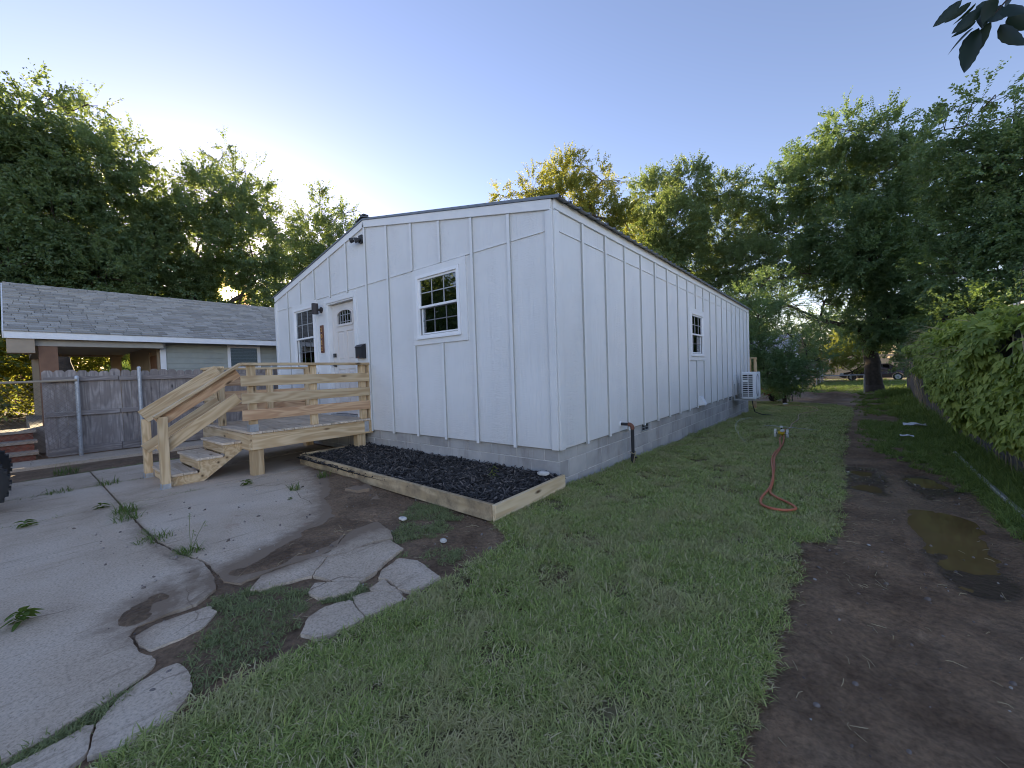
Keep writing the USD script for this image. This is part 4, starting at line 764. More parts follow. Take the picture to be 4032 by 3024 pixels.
# ------------------------------------------------------------------ leaves, twigs, blades
def leaf_quad(L, w, fold=.25, droop=.2):
    # blade of six triangles folded on its midrib, along +x
    m = [(0, 0, 0), (L * .45, 0, .02 * L), (L, 0, -droop * L)]
    l = [(L * .22, w * .42, fold * w), (L * .52, w * .48, fold * w * .9 - droop * L * .3), (L * .8, w * .22, fold * w * .4 - droop * L * .65)]
    r = [(x, -y, z) for x, y, z in l]
    v = np.array(m + l + r, float)
    return v, np.array([(0, 1, 3), (3, 1, 4), (1, 2, 4), (4, 2, 5), (0, 6, 1), (6, 7, 1), (1, 7, 2), (7, 8, 2)])
def leaf_small(L, w, fold=.3, droop=.25):
    v = np.array([(0, 0, 0), (L * .5, w * .5, fold * w - droop * L * .3), (L, 0, -droop * L), (L * .5, -w * .5, fold * w - droop * L * .3)])
    return v, np.array([(0, 2, 1), (0, 3, 2)])
def twig(seed, length=.8, nl=34, L=.10, w=.055, spread=.9, small=True, stems=4, droop=.3, zig=.12):
    r = np.random.default_rng(seed); mb = MB()
    def shoot(p, d, ln, n, lv):
        pts = [p]; q = p.copy(); dd = d.copy(); k = 7
        for _ in range(k):
            dd = dd + r.normal(0, zig, 3) + [0, 0, -.03]; dd /= np.linalg.norm(dd); q = q + dd * ln / k; pts.append(q.copy())
        pts = np.array(pts)
        for s in range(n):
            t = (s + .6) / n; x = t * k; i0 = min(int(x), k - 1); pos = pts[i0] + (pts[i0 + 1] - pts[i0]) * (x - i0)
            ax = pts[i0 + 1] - pts[i0]; ax /= np.linalg.norm(ax)
            sd = np.cross(ax, [0, 0, 1.0]); sd /= np.linalg.norm(sd) + 1e-9
            side = 1 if s % 2 else -1
            dirx = ax * r.uniform(.3, .8) + sd * side * r.uniform(.5, 1.0) * spread + np.array([0, 0, r.normal(-.15, .3)]); dirx /= np.linalg.norm(dirx)
            upv = np.array([0, 0, 1.0]) + r.normal(0, .45, 3); yv = np.cross(upv, dirx); yv /= np.linalg.norm(yv) + 1e-9; zv = np.cross(dirx, yv)
            sc = r.uniform(.65, 1.25) * (1.0 - .3 * t)
            v, f = (leaf_small if small else leaf_quad)(L * sc, w * sc, .25, droop * r.uniform(.3, 1.5))
            mb.add(v @ np.array([dirx, yv, zv]) + pos, f)
        return pts
    main = shoot(np.zeros(3), np.array([1.0, 0, .1]), length, nl // 2, 1)
    for k in range(stems):
        i0 = r.integers(0, 5); d = np.array([r.uniform(.3, .9), r.normal(0, .7), r.normal(.1, .4)]); d /= np.linalg.norm(d)
        shoot(main[i0], d, length * r.uniform(.4, .7), max(3, nl // (2 * stems)), 2)
    return mb.arrays()
def quat_from(xdir, r, roll=.5):
    x = xdir / np.linalg.norm(xdir, axis=1, keepdims=True)
    u = np.array([0, 0, 1.0]) + r.normal(0, roll, x.shape)
    y = np.cross(u, x); y /= np.linalg.norm(y, axis=1, keepdims=True) + 1e-9; z = np.cross(x, y)
    return Rot.from_matrix(np.stack([x, y, z], -1)).as_quat()
TW = {'elm': [twig(100 + k, .62, 46, .125, .088, spread=1.1, stems=5, droop=.2) for k in range(5)], 'long': [twig(140 + k, .95, 46, .115, .08, stems=3, zig=.08, droop=.2) for k in range(4)], 'small': [twig(180 + k, .5, 40, .085, .055, stems=5, droop=.2) for k in range(4)]}
def limb(mb, p0, p1, r0, r1, r, sag=.1, k=7, sides=7):
    p0, p1 = np.array(p0, float), np.array(p1, float); L = np.linalg.norm(p1 - p0)
    t = np.linspace(0, 1, k)[:, None]; bend = np.array([r.normal(0, sag), r.normal(0, sag), abs(r.normal(0, sag))]) * L
    pts = p0 + (p1 - p0) * t + bend * (t * (1 - t)) + r.normal(0, .012, (k, 3)) * L * (t * (1 - t)) * 3
    mb.tube(pts, r0 + (r1 - r0) * t[:, 0] ** .8, sides); return pts
def tree(name, label, blobs, trunk, r0, seed, dens=9.0, m='elm_leaf', group=None, cat='tree', keepout=None, kind_tw='elm', fork=.35, lean=None, scale=1.0, top_long=.35, hollow=.25):
    """blobs: (x, y, z, radius) clumps of the crown; trunk: base point"""
    r = np.random.default_rng(seed); blobs = np.array(blobs, float); base = np.array(trunk, float)
    t = thing(name, label, cat, base, group)
    cen = np.average(blobs[:, :3], axis=0, weights=blobs[:, 3] ** 2)
    top = base + (cen - base) * fork; top[2] = base[2] + max((cen[2] - base[2]) * fork, .5)
    if lean is not None: top = np.array(lean, float)
    tb = MB(); limb(tb, base - [0, 0, .2], top, r0 * 1.15, r0 * .82, r, .05, 9, 12)
    tb.tube([base - [0, 0, .15], base + [0, 0, .12], base + [0, 0, .45]], [r0 * 1.6, r0 * 1.3, r0 * 1.08], 12)
    lb = MB(); ends = []
    order = np.argsort(np.linalg.norm(blobs[:, :3] - top, axis=1)); nodes = [(top, r0 * .8)]
    for k in order:
        c = blobs[k, :3]; dist = [np.linalg.norm(c - q) * (1 + .02 * i) for i, (q, _) in enumerate(nodes)]
        i = int(np.argmin(dist)); q, rr = nodes[i]; r1 = max(.018, rr * .55); pts = limb(lb, q, c, rr * .8, r1, r, .12, 6, 6)
        nodes += [(pts[3], rr * .68), (c, r1)]
        for _ in range(int(5 + blobs[k, 3] * 3)):
            d = r.normal(0, 1, 3); d /= np.linalg.norm(d); e = c + d * blobs[k, 3] * r.uniform(.6, .95); limb(lb, pts[r.integers(2, 6)], e, r1 * .55, .008, r, .12, 4, 4)
    obj('trunk', tb, 'bark', t, smooth=True); obj('branches', lb, 'bark', t)
    pos, dirs, sc, long = [], [], [], []
    for x, y, z, R in blobs:
        R = max(R - .22, .28)
        n = int(3.2 * dens * 4.19 * R ** 3 * (1.0 if R < 1.2 else 1.2 / R)); d = r.normal(0, 1, (n, 3)); d /= np.linalg.norm(d, axis=1, keepdims=True)
        rad = R * np.maximum(r.uniform(hollow, 1, n), r.uniform(0, 1, n)) ** .6
        lump = 1 + .35 * (meshkit.fbm(d * 2.6 + [x, y, z], 3, seed) - .5) * 2
        p = np.array([x, y, z]) + d * (rad * lump)[:, None] * [1, 1, .92]
        keep = p[:, 2] > gz(p[:, 0], p[:, 1]) + .15
        # airy holes
        keep &= meshkit.fbm(p * .75 + seed, 3, seed + 7) > .30
        dd = d + r.normal(0, .45, (n, 3)) + [0, 0, .25]
        lg = (rad / R > .78) & (d[:, 2] > -.05) & (r.uniform(0, 1, n) < top_long)
        dd[lg] = d[lg] * .8 + [0, 0, .75] + r.normal(0, .22, (lg.sum(), 3))
        pos.append(p[keep]); dirs.append(dd[keep]); long.append(lg[keep]); sc.append(r.uniform(.75, 1.25, n)[keep])
    pos, dirs, sc, long = np.vstack(pos), np.vstack(dirs), np.concatenate(sc) * scale, np.concatenate(long)
    if keepout is not None:
        a, b, w = keepout; ab = (b - a) / np.linalg.norm(b - a); rel = pos + dirs / np.linalg.norm(dirs, axis=1, keepdims=True) * .4 * sc[:, None] - a
        dist = np.linalg.norm(rel - np.outer(rel @ ab, ab), axis=1); k = dist > w; pos, dirs, sc, long = pos[k], dirs[k], sc[k], long[k]
    A, Bq = TW[kind_tw], TW['long'] if kind_tw == 'elm' else TW['small']
    idx = np.where(long, len(A) + r.integers(0, len(Bq), len(pos)), r.integers(0, len(A), len(pos)))
    o = origin_of(t)
    instancer(str(t.GetPath()) + '/crown', A + Bq, pos - o, quat_from(dirs, r), sc, idx, m)
    return t, len(pos)

# ------------------------------------------------------------------ trees
CROWNS = {
    'T1': [(-17.62, -3.32, 9.74, 0.95), (-17.95, -2.65, 10.72, 0.62), (-19.25, -1.8, 11.02, 0.85), (-18.8, -3.17, 8.61, 1.48), (-17.57, -1.97, 8.63, 1.42), (-18.26, -0.87, 9.68, 0.95), (-18.31, -0.46, 8.55, 1.06), (-17.76, -2.67, 6.62, 1.61), (-19.01, -1.08, 7.17, 1.59), (-17.68, -3.6, 5.35, 1.23), (-18.07, -0.33, 6.25, 1.06), (-18.63, -2.8, 11.4, 0.35), (-18.34, -1.68, 11.36, 0.3), (-18.81, -4.46, 8.72, 1.59), (-19.15, -4.91, 6.54, 1.87), (-19.64, -5.57, 7.33, 1.98), (-18.01, -1.86, 5.11, 1.14), (-18.96, -2.92, 4.79, 1.29), (-19.07, -4.47, 4.58, 1.63), (-18.07, -2.39, 5.67, 1.11), (-17.3, -1.59, 5.03, 1.12), (-19.51, -0.43, 5.42, 1.12), (-18.13, -3.65, 4.26, 0.89), (-17.81, 0.08, 7.52, 0.71), (-19.54, -2.87, 7.99, 1.48)],
    'T2': [(-18.8, 0.95, 9.72, 0.69), (-18.31, 1.83, 9.09, 1.14), (-18.77, 2.87, 10.47, 0.75), (-17.1, 2.22, 8.66, 0.96), (-18.32, 3.71, 9.67, 0.85), (-18.21, 1.31, 6.99, 1.54), (-17.06, 2.81, 7.07, 1.38), (-17.97, 4.32, 8.69, 0.78), (-19.31, 2.38, 6.02, 1.26), (-17.97, 0.55, 7.86, 1.01), (-18.92, 0.94, 5.53, 1.17), (-17.45, 3.24, 5.84, 1.12), (-19.08, 1.42, 4.83, 1.0), (-19.28, 0.23, 4.91, 0.96), (-17.48, 2.5, 4.94, 0.79), (-19.06, 2.36, 11.1, 0.29), (-18.36, 3.21, 10.77, 0.38), (-18.62, 2.6, 11.45, 0.21)],
    'T3': [(-19.82, 7.25, 10.96, 0.72), (-18.51, 7.72, 10.1, 0.8), (-19.81, 6.91, 9.1, 1.27), (-20.48, 6.16, 7.83, 1.26), (-17.81, 7.39, 8.26, 1.07), (-20.61, 5.67, 6.28, 1.12), (-18.97, 6.66, 6.9, 1.47), (-19.07, 6.92, 11.37, 0.35), (-17.51, 8.1, 10.18, 0.35)],
    'T4': [(-13.12, 15.22, 11.84, 0.83), (-11.22, 15.44, 11.87, 0.85), (-10.49, 17.58, 13.04, 1.12), (-8.94, 16.82, 13.03, 0.68), (-8.14, 18.01, 12.15, 0.85), (-9.6, 16.79, 10.89, 1.6), (-7.26, 18.55, 12.05, 0.42), (-8.03, 17.08, 9.76, 1.42), (-6.67, 17.67, 9.31, 1.01), (-11.65, 16.46, 11.11, 1.11), (-10.91, 16.98, 13.51, 0.33), (-9.5, 17.31, 14.08, 0.27)],
    'T5': [(-6.56, 21.76, 11.94, 1.38), (-4.09, 20.72, 11.52, 1.25), (-2.59, 22.65, 11.3, 1.12), (-5.06, 20.36, 9.08, 1.99), (-2.92, 22.86, 9.18, 2.04), (-1.88, 22.23, 6.96, 1.56), (-4.68, 21.57, 7.11, 1.65), (-1.52, 23.12, 9.69, 0.74), (-7.01, 21.26, 9.78, 1.44), (-3.36, 22.35, 5.92, 1.36), (-1.69, 20.87, 4.7, 0.99), (-0.93, 21.75, 6.93, 1.0), (-0.87, 21.06, 4.85, 0.88), (-5.82, 20.17, 7.61, 1.62), (-0.48, 21.42, 5.81, 0.58)],
    'T6': [(0.92, 24.1, 12.7, 1.07), (2.59, 22.37, 12.66, 1.05), (3.95, 22.74, 12.05, 1.02), (0.03, 23.15, 10.66, 1.27), (2.01, 24.11, 10.98, 1.98), (4.03, 24.35, 10.4, 1.88), (0.38, 23.7, 8.58, 1.41), (2.55, 22.58, 7.77, 1.62), (4.29, 23.32, 7.52, 1.8), (5.44, 23.6, 9.26, 1.31), (0.86, 22.15, 5.93, 1.1), (3.08, 23.7, 5.32, 1.43), (4.88, 22.84, 4.89, 1.41), (3.77, 23.46, 3.33, 1.39), (5.41, 23.52, 3.16, 1.21), (2.7, 23.68, 3.11, 0.72), (-0.82, 23.14, 11.43, 0.57), (4.95, 23.28, 11.04, 1.09), (1.79, 22.55, 4.42, 0.71), (4.73, 23.16, 2.09, 0.89), (0.26, 22.29, 6.8, 0.98), (-0.63, 23.06, 8.54, 0.88), (1.4, 23.35, 6.77, 1.23), (-0.32, 23.8, 4.86, 0.79), (1.98, 23.01, 5.64, 0.96), (3.39, 22.11, 6.13, 1.55), (4.44, 23.27, 6.14, 1.34), (5.27, 22.41, 1.39, 0.89), (3.6, 23.83, 2.32, 0.61), (4.4, 22.93, 3.0, 1.11), (-0.8, 22.79, 9.91, 0.67), (5.64, 24.07, 7.38, 1.33), (5.63, 22.82, 4.55, 1.06), (1.58, 22.9, 3.53, 0.58)],
    'T7': [(5.38, 17.71, 9.49, 0.83), (6.08, 17.91, 10.18, 0.59), (6.42, 16.91, 9.84, 0.46), (7.02, 17.89, 9.37, 0.78), (5.8, 19.03, 8.35, 1.26), (6.73, 17.99, 7.81, 1.36), (7.78, 18.21, 7.99, 1.39), (6.26, 19.02, 6.31, 1.47), (7.36, 18.55, 5.9, 1.45), (5.73, 18.62, 4.45, 1.22), (7.05, 18.54, 4.2, 1.31), (5.51, 18.83, 2.94, 0.98), (6.29, 17.33, 2.87, 0.95), (7.89, 17.53, 5.49, 1.63), (7.72, 17.23, 3.41, 1.32), (4.86, 17.56, 1.53, 0.69), (5.66, 18.2, 1.84, 0.77)],
    'T8': [(-0.05, 16.19, 4.7, 0.62), (0.67, 16.98, 3.73, 0.67), (-0.32, 16.8, 3.24, 0.69), (-0.81, 15.56, 4.15, 0.58), (1.47, 16.61, 3.02, 0.49), (0.42, 16.42, 4.85, 0.5), (2.05, 17.27, 2.83, 0.42)],
    'B1': [(0.03, 15.14, 1.03, 0.74), (0.78, 15.42, 1.55, 0.62), (1.32, 16.28, 1.16, 0.56), (0.56, 15.96, 0.44, 0.57), (1.31, 16.65, 2.01, 0.49), (1.78, 15.87, 1.42, 0.36), (-0.15, 15.38, 1.98, 0.68), (0.02, 17.18, -0.02, 0.49), (-0.15, 15.5, 3.3, 0.79), (-0.45, 15.21, 2.18, 0.79), (0.6, 15.66, 0.91, 0.89), (1.03, 15.85, 0.35, 0.48), (1.64, 15.6, 0.8, 0.46), (0.72, 16.3, 2.51, 0.49)],
    'far': [(1.93, 42.32, 1.57, 1.07), (3.17, 40.37, 1.89, 1.16), (4.06, 41.04, 1.08, 0.85), (2.58, 41.67, 2.95, 0.8), (4.4, 42.15, 2.24, 0.71)],
}

eye_sun = (EYE, EYE + SUN * 30, 0.46)
NL = 0
LEFT = 'tall trees behind the shingle roofed house'
for key, name, label, base, r0, seed, kw in (
    ('T1', 'elm_tree', 'largest dark leafy tree at the left edge, over the left end of the shingle roof', (-18.6, -2.6, 0), .32, 1, dict(group=LEFT, dens=13, keepout=eye_sun)),
    ('T2', 'elm_tree', 'tree with the low sun shining through its foot, over the middle of the shingle roof', (-18.4, 2.2, 0), .28, 2, dict(group=LEFT, dens=12, keepout=eye_sun)),
    ('T3', 'elm_tree', 'thin topped tree showing just left of the white house gable', (-19.0, 7.0, 0), .24, 3, dict(group=LEFT, dens=10, top_long=.5, keepout=eye_sun)),
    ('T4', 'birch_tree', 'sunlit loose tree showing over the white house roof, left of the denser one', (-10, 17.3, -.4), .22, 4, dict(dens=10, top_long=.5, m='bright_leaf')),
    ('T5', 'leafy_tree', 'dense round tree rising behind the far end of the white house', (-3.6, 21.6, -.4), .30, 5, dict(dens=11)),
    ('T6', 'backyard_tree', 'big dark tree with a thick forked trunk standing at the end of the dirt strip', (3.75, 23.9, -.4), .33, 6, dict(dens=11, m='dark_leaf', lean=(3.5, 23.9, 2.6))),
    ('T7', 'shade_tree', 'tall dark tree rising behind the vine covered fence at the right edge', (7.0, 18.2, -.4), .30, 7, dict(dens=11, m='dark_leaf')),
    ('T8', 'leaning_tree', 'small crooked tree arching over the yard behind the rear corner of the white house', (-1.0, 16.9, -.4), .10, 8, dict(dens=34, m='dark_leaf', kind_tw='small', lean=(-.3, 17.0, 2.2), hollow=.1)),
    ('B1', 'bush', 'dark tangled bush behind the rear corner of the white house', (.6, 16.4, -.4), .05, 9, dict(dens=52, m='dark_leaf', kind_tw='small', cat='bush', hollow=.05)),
    ('far', 'young_tree', 'small bright sunlit tree far beyond the back lawn near the parked car', (3.3, 41.4, -.4), .08, 10, dict(dens=12, m='bright_leaf'))):
    t_, n_ = tree(name, label, CROWNS[key], base, r0, seed, **kw); NL += n_
def scatter(path_parent, protos, pos, seed, scale, m, name, label=None, cat=None, kind='stuff', parent=None, tilt=.25, yaw=None):
    r = np.random.default_rng(seed); n = len(pos)
    R = Rot.from_euler('zyx', np.c_[r.uniform(0, 2 * np.pi, n) if yaw is None else yaw, r.normal(0, tilt, n), r.normal(0, tilt, n)]).as_quat()
    p = path_for(parent, name); pi = instancer(p, protos, pos, R, scale, r.integers(0, len(protos), n), m)
    tag(pi, label, cat, None, kind); return pi
# foliage masses far behind things, one mass each
def mass(name, label, boxes, seed, n, m, sc=1.6):
    r = np.random.default_rng(seed); pos, dirs = [], []
    for (x0, x1, y0, y1, z0, z1), w in boxes:
        k = int(n * w); p = np.c_[r.uniform(x0, x1, k), r.uniform(y0, y1, k), z0 + (z1 - z0) * r.uniform(0, 1, k) ** .8]
        h = z0 + (z1 - z0) * (.45 + .75 * meshkit.fbm(np.c_[p[:, :2] * .35, np.zeros(k)], 3, seed))
        p = p[(p[:, 2] < h) & (meshkit.fbm(p * .6, 3, seed + 3) > .33)]; pos.append(p)
        dirs.append(r.normal(0, 1, p.shape) + [0, 0, .4])
    pos, dirs = np.vstack(pos), np.vstack(dirs)
    A = TW['elm'] + TW['long']
    # a corridor along the sun's path is open, as the sun reaches the eye and the kerb through it
    keep = np.ones(len(pos), bool)
    for a in (EYE, np.array([-7.5, -3.6, .1]), np.array([-7.1, -3.75, .1]), np.array([-7.6, -4.0, .1])):
        rel = pos - a; d = np.linalg.norm(rel - np.outer(rel @ SUN, SUN), axis=1); keep &= d > (1.15 if a is EYE else 1.6)
    pos, dirs = pos[keep], dirs[keep]
    pi = instancer(path_for(None, name), A, pos, quat_from(dirs, r), r.uniform(.8, 1.3, len(pos)) * sc, r.integers(0, len(A), len(pos)), m)
    tag(pi, label, 'foliage', None, 'stuff')
mass('distant_foliage', 'mass of leaves filling the gap between the shingle roof and the tall trees', [((-24, -20.5, -9, .5, 3.4, 7.4), .35), ((-24, -20.5, .5, 16, 0.2, 7.0), .65)], 41, 9000, 'elm_leaf', 1.3)
mass('sunlit_foliage', 'backlit yellow green leaves seen through the open porch on the left', [((-31, -27, -14, 3, 0.0, 5.0), 1.0)], 42, 2600, 'bright_leaf', 1.4)
mass('distant_woods', 'far treeline closing the view behind the back lawn', [((-40, 40, 62, 74, -.4, 9), .75), ((30, 46, 5, 62, -.4, 9), .3), ((-60, -34, 10, 62, -.4, 5.5), .3)], 43, 7500, 'elm_leaf', 2.6)
mass('yard_trees', 'trees of the left hand neighbour standing behind the white house, keeping the back yard in shade', [((-19, -14.5, 16, 31.5, -.3, 8.5), 1.0)], 46, 3600, 'elm_leaf', 1.5)
mass('street_trees', 'trees across the street mirrored in the front window', [((-27, -17.5, -19, -9.5, 0, 7.6), .36), ((-17.5, -11, -17, -11, 0, 4.4), .16), ((-30, -22, -10, -5.5, 0, 8), .3), ((-40, 30, -44, -38, -.2, 4.5), .5)], 44, 4500, 'elm_leaf', 2.6)
mass('side_trees', 'unseen trees added beyond the right hand neighbouring house to darken the side wall', [((17, 23, -10, 26, -.2, 5.0), 1.0)], 45, 2600, 'dark_leaf', 2.4)  # out of view, added to hold skylight off the right wall

# ------------------------------------------------------------------ grass
def blades(seed, n, rad, L, w, lean=.5, seg=2, curl=.6):
    r = np.random.default_rng(seed); mb = MB()
    for _ in range(n):
        a, q = r.uniform(0, 6.28), rad * math.sqrt(r.uniform()); b = np.array([q * math.cos(a), q * math.sin(a), -.004]); az = r.uniform(0, 6.28)
        l = L * r.uniform(.5, 1.15); ln = abs(r.normal(lean, .3)); d = np.array([math.cos(az), math.sin(az), 0]); s = np.array([-d[1], d[0], 0]) * w * r.uniform(.7, 1.3) / 2
        p1 = b + l * .5 * (d * math.sin(ln) + [0, 0, math.cos(ln)]); ln2 = ln + curl * r.uniform(.3, 1.3); p2 = p1 + l * .5 * (d * math.sin(ln2) + [0, 0, math.cos(ln2)])
        mb.add([b - s, b + s, p1 + s * .8, p1 - s * .8, p2], [(0, 1, 2), (0, 2, 3), (3, 2, 4)])
    return mb.arrays()
SOD = [blades(300 + k, 64, .065, .046, .0042, 1.08, curl=.5) for k in range(6)]
def lawn_points():
    r = np.random.default_rng(77); out = []; sc = []
    for (x0, x1, y0, y1, sp, s) in ((-.1, 2.6, -4.6, 0.6, .036, .9), (-.1, 2.7, 0.6, 4.5, .052, 1.05), (-.1, 2.8, 4.5, 18, .085, 1.5), (-1.7, 0, 12.2, 18, .1, 1.5)):
        n = int((x1 - x0) * (y1 - y0) / sp ** 2); p = np.c_[r.uniform(x0, x1, n), r.uniform(y0, y1, n)]
        k = inside(lp, p[:, 0], p[:, 1], -.008)
        thin = meshkit.fbm(np.c_[p * 3.4, np.zeros(n)], 4, 12); k &= (thin > .40) | (r.uniform(0, 1, n) < .45)
        seam = np.abs((p[:, 0] - .45) / .42 - np.round((p[:, 0] - .45) / .42)) * .42; k &= (seam > .012) | (r.uniform(0, 1, n) < .35)
        p = p[k]; out.append(np.c_[p, gz(p[:, 0], p[:, 1])])
        sc.append(s * r.uniform(.75, 1.25, len(p)) * (.8 + .5 * meshkit.fbm(np.c_[p * 2.2, np.zeros(len(p))], 3, 5)))
    return np.vstack(out), np.concatenate(sc)
lpos, lsc = lawn_points()
scatter(None, SOD, lpos, 5, lsc, 'lawn_blade', 'grass', 'short green sod grass with dry straw patches beside the white house', 'grass', tilt=.12)
r_ = np.random.default_rng(9)
fp = np.c_[r_.uniform(-12, 14, 9000), 21.6 + 24 * r_.uniform(0, 1, 9000) ** 1.1]
scatter(None, SOD, np.c_[fp, ground_z(fp[:, 0], fp[:, 1])], 6, r_.uniform(2.2, 4.0, len(fp)), 'weed_blade', 'far_grass', 'bright sunlit grass of the lot beyond the backyard', 'grass')
WEED = [blades(330 + k, 46, .09, .20, .0075, .45, curl=.9) for k in range(4)]
BROAD = []
for k in range(3):
    rr = np.random.default_rng(350 + k); mb = MB()
    for q in range(16):
        az, el = rr.uniform(0, 6.28), rr.uniform(.15, .9); v, f = leaf_quad(rr.uniform(.05, .10), rr.uniform(.02, .035), .2, .3)
        mb.add(v @ Rot.from_euler('zy', [az, -el]).as_matrix().T + [0, 0, rr.uniform(0, .05)], f)
    BROAD.append(mb.arrays())
r_ = np.random.default_rng(19); n = 9000
y = 0.2 + 23.5 * r_.uniform(0, 1, n) ** 1.15; xf = 3.72 + .052 * y
edge = np.interp(y, [0, 1.6, 2.9, 3.4, 4.4, 5.1, 6.7, 9.4, 12.7, 17, 24], [3.42, 3.4, 3.30, 3.12, 2.84, 2.72, 2.70, 2.78, 3.02, 2.9, 3.1])
x = edge + (xf - edge) * r_.uniform(-.12, 1.05, n)
den = np.clip((x - edge) / .35 + .25, .06, 1) * (meshkit.fbm(np.c_[x * 1.6, y * 1.1, 0 * x], 4, 61) > .40)
den[(y > 9.8) & (y < 12.4) & (x < 3.6)] *= .12
k = (r_.uniform(0, 1, n) < den) & ~inside(unary_union(list(PUD.values())), x, y, .05); x, y = x[k], y[k]
tall = np.clip((x - np.interp(y, [0, 24], [3.3, 3.6])) * 1.0, 0, .7)
scatter(None, WEED + BROAD, np.c_[x, y, G(x, y)], 7, (.42 + tall) * r_.uniform(.6, 1.4, len(x)) * (1 + .02 * y), 'weed_blade', 'weeds', 'tall green weeds and wild grass growing along the foot of the right hand fence', 'weeds')
# low creeping grass in the broken driveway
PATCH = [[(-0.47, -3.03), (-0.35, -2.9), (-0.06, -2.76), (0.1, -2.76), (0.2, -2.91), (0.28, -3.06), (0.26, -3.2), (0.31, -3.33), (0.16, -3.31), (-0.02, -3.26), (-0.13, -3.1), (-0.25, -3.04)], [(-0.72, -1.65), (-0.91, -1.24), (-0.62, -1.18), (-0.23, -1.26), (-0.08, -1.55), (-0.2, -1.84), (-0.40, -1.84)], [(0.18, -2.06), (0.05, -1.95), (0.11, -1.82), (0.25, -1.73), (0.36, -2.0), (0.35, -2.1)], [(-.55, -3.2), (-.38, -3.0), (-.33, -3.05), (-.45, -3.3)]]
LINES = [[(0.17, -2.57), (0.14, -2.43), (0.0, -2.24), (-0.02, -2.12), (-0.17, -1.95), (-.3, -1.9)], [(0.2, -3.80), (0.19, -3.69), (0.14, -3.58), (0.08, -3.48)], [(-6.3, -3.9), (-6.35, -3.2), (-6.4, -2.4), (-6.4, -1.0)], [(-4.99, -4.2), (-5.0, -3.4), (-5.0, -2.2)], [(-3.57, -3.9), (-3.57, -3.1)], [(-3.3, -3.1), (-2.7, -3.10), (-2.0, -3.07), (-1.3, -2.96)], [(-.05, -2.70), (.2, -2.56)], [(-.44, -2.9), (-.2, -2.75), (0.05, -2.62)], [(-3.57, -2.9), (-3.57, -2.2)]]
CRAB = [blades(360 + k, 26, .05, .045, .0048, 1.15, curl=.4) for k in range(4)]
r_ = np.random.default_rng(29); pts = []
for q in PATCH:
    pg = Polygon(q).buffer(.02); b = pg.bounds; n = int((b[2] - b[0]) * (b[3] - b[1]) / .0010); p = np.c_[r_.uniform(b[0], b[2], n), r_.uniform(b[1], b[3], n)]
    dpt = dist_in(pg.exterior, p[:, 0], p[:, 1]); pts.append(p[inside(pg, p[:, 0], p[:, 1]) & (meshkit.fbm(np.c_[p * 7, np.zeros(n)], 3, 5) + np.clip(dpt * 3, 0, .25) > .58)])
for q, dn in zip(LINES, (300, 260, 70, 80, 60, 130, 160, 120, 50)):
    ls = LineString(q); n = int(ls.length * dn); s = r_.uniform(0, ls.length, n); p = np.array([ls.interpolate(a).coords[0] for a in s]) + r_.normal(0, .018 if dn > 100 else .03, (n, 2))
    pts.append(p[meshkit.fbm(np.c_[p * (4 if dn > 100 else 1.6), np.zeros(n)], 3, 9) > .45])
pts = np.vstack(pts)
scatter(None, CRAB, np.c_[pts, np.maximum(G(pts[:, 0], pts[:, 1]), -.012)], 8, r_.uniform(.5, 1.1, len(pts)), 'crab_blade', 'creeping_grass', 'low dark creeping grass spreading through the broken driveway slabs', 'grass', tilt=.1)
# single weeds in the driveway, each a plant of its own
def weed(xy, label, h, n, kind, rad=.06, seedhead=False, seed=0):
    z = max(float(G(*xy)[0]), .0 if xy[0] < -.6 else -.02); loc = (xy[0], xy[1], z); t = thing('weed', label, 'weed', loc, None)
    r = np.random.default_rng(seed + 900)
    v, f = blades(seed + 900, n, rad, h, .006, .6, curl=.9) if kind == 'grass' else BROAD[seed % 3]
    s = 1.0 if kind == 'grass' else h / .08
    obj('leaves', (v * s + loc, f), 'weed_blade', t)
    if seedhead:
        m = MB()
        for q in range(3):
            d = r.normal(0, .05, 2); top = np.array([loc[0] + d[0], loc[1] + d[1], z + .16 + .06 * q]); pts = [np.array(loc), (np.array(loc) + top) / 2 + [d[0] * .2, 0, .02], top]; m.tube(pts, .0015, 4)
            for w in range(10):
                u = w / 10; p = top - np.array([0, 0, .05 * u]); lv, lf = leaf_small(.016, .004); m.add(lv @ Rot.from_euler('zy', [r.uniform(0, 6.28), -.9]).as_matrix().T + p, lf)
        obj('seed_stalk', m, 'weed_blade', t)
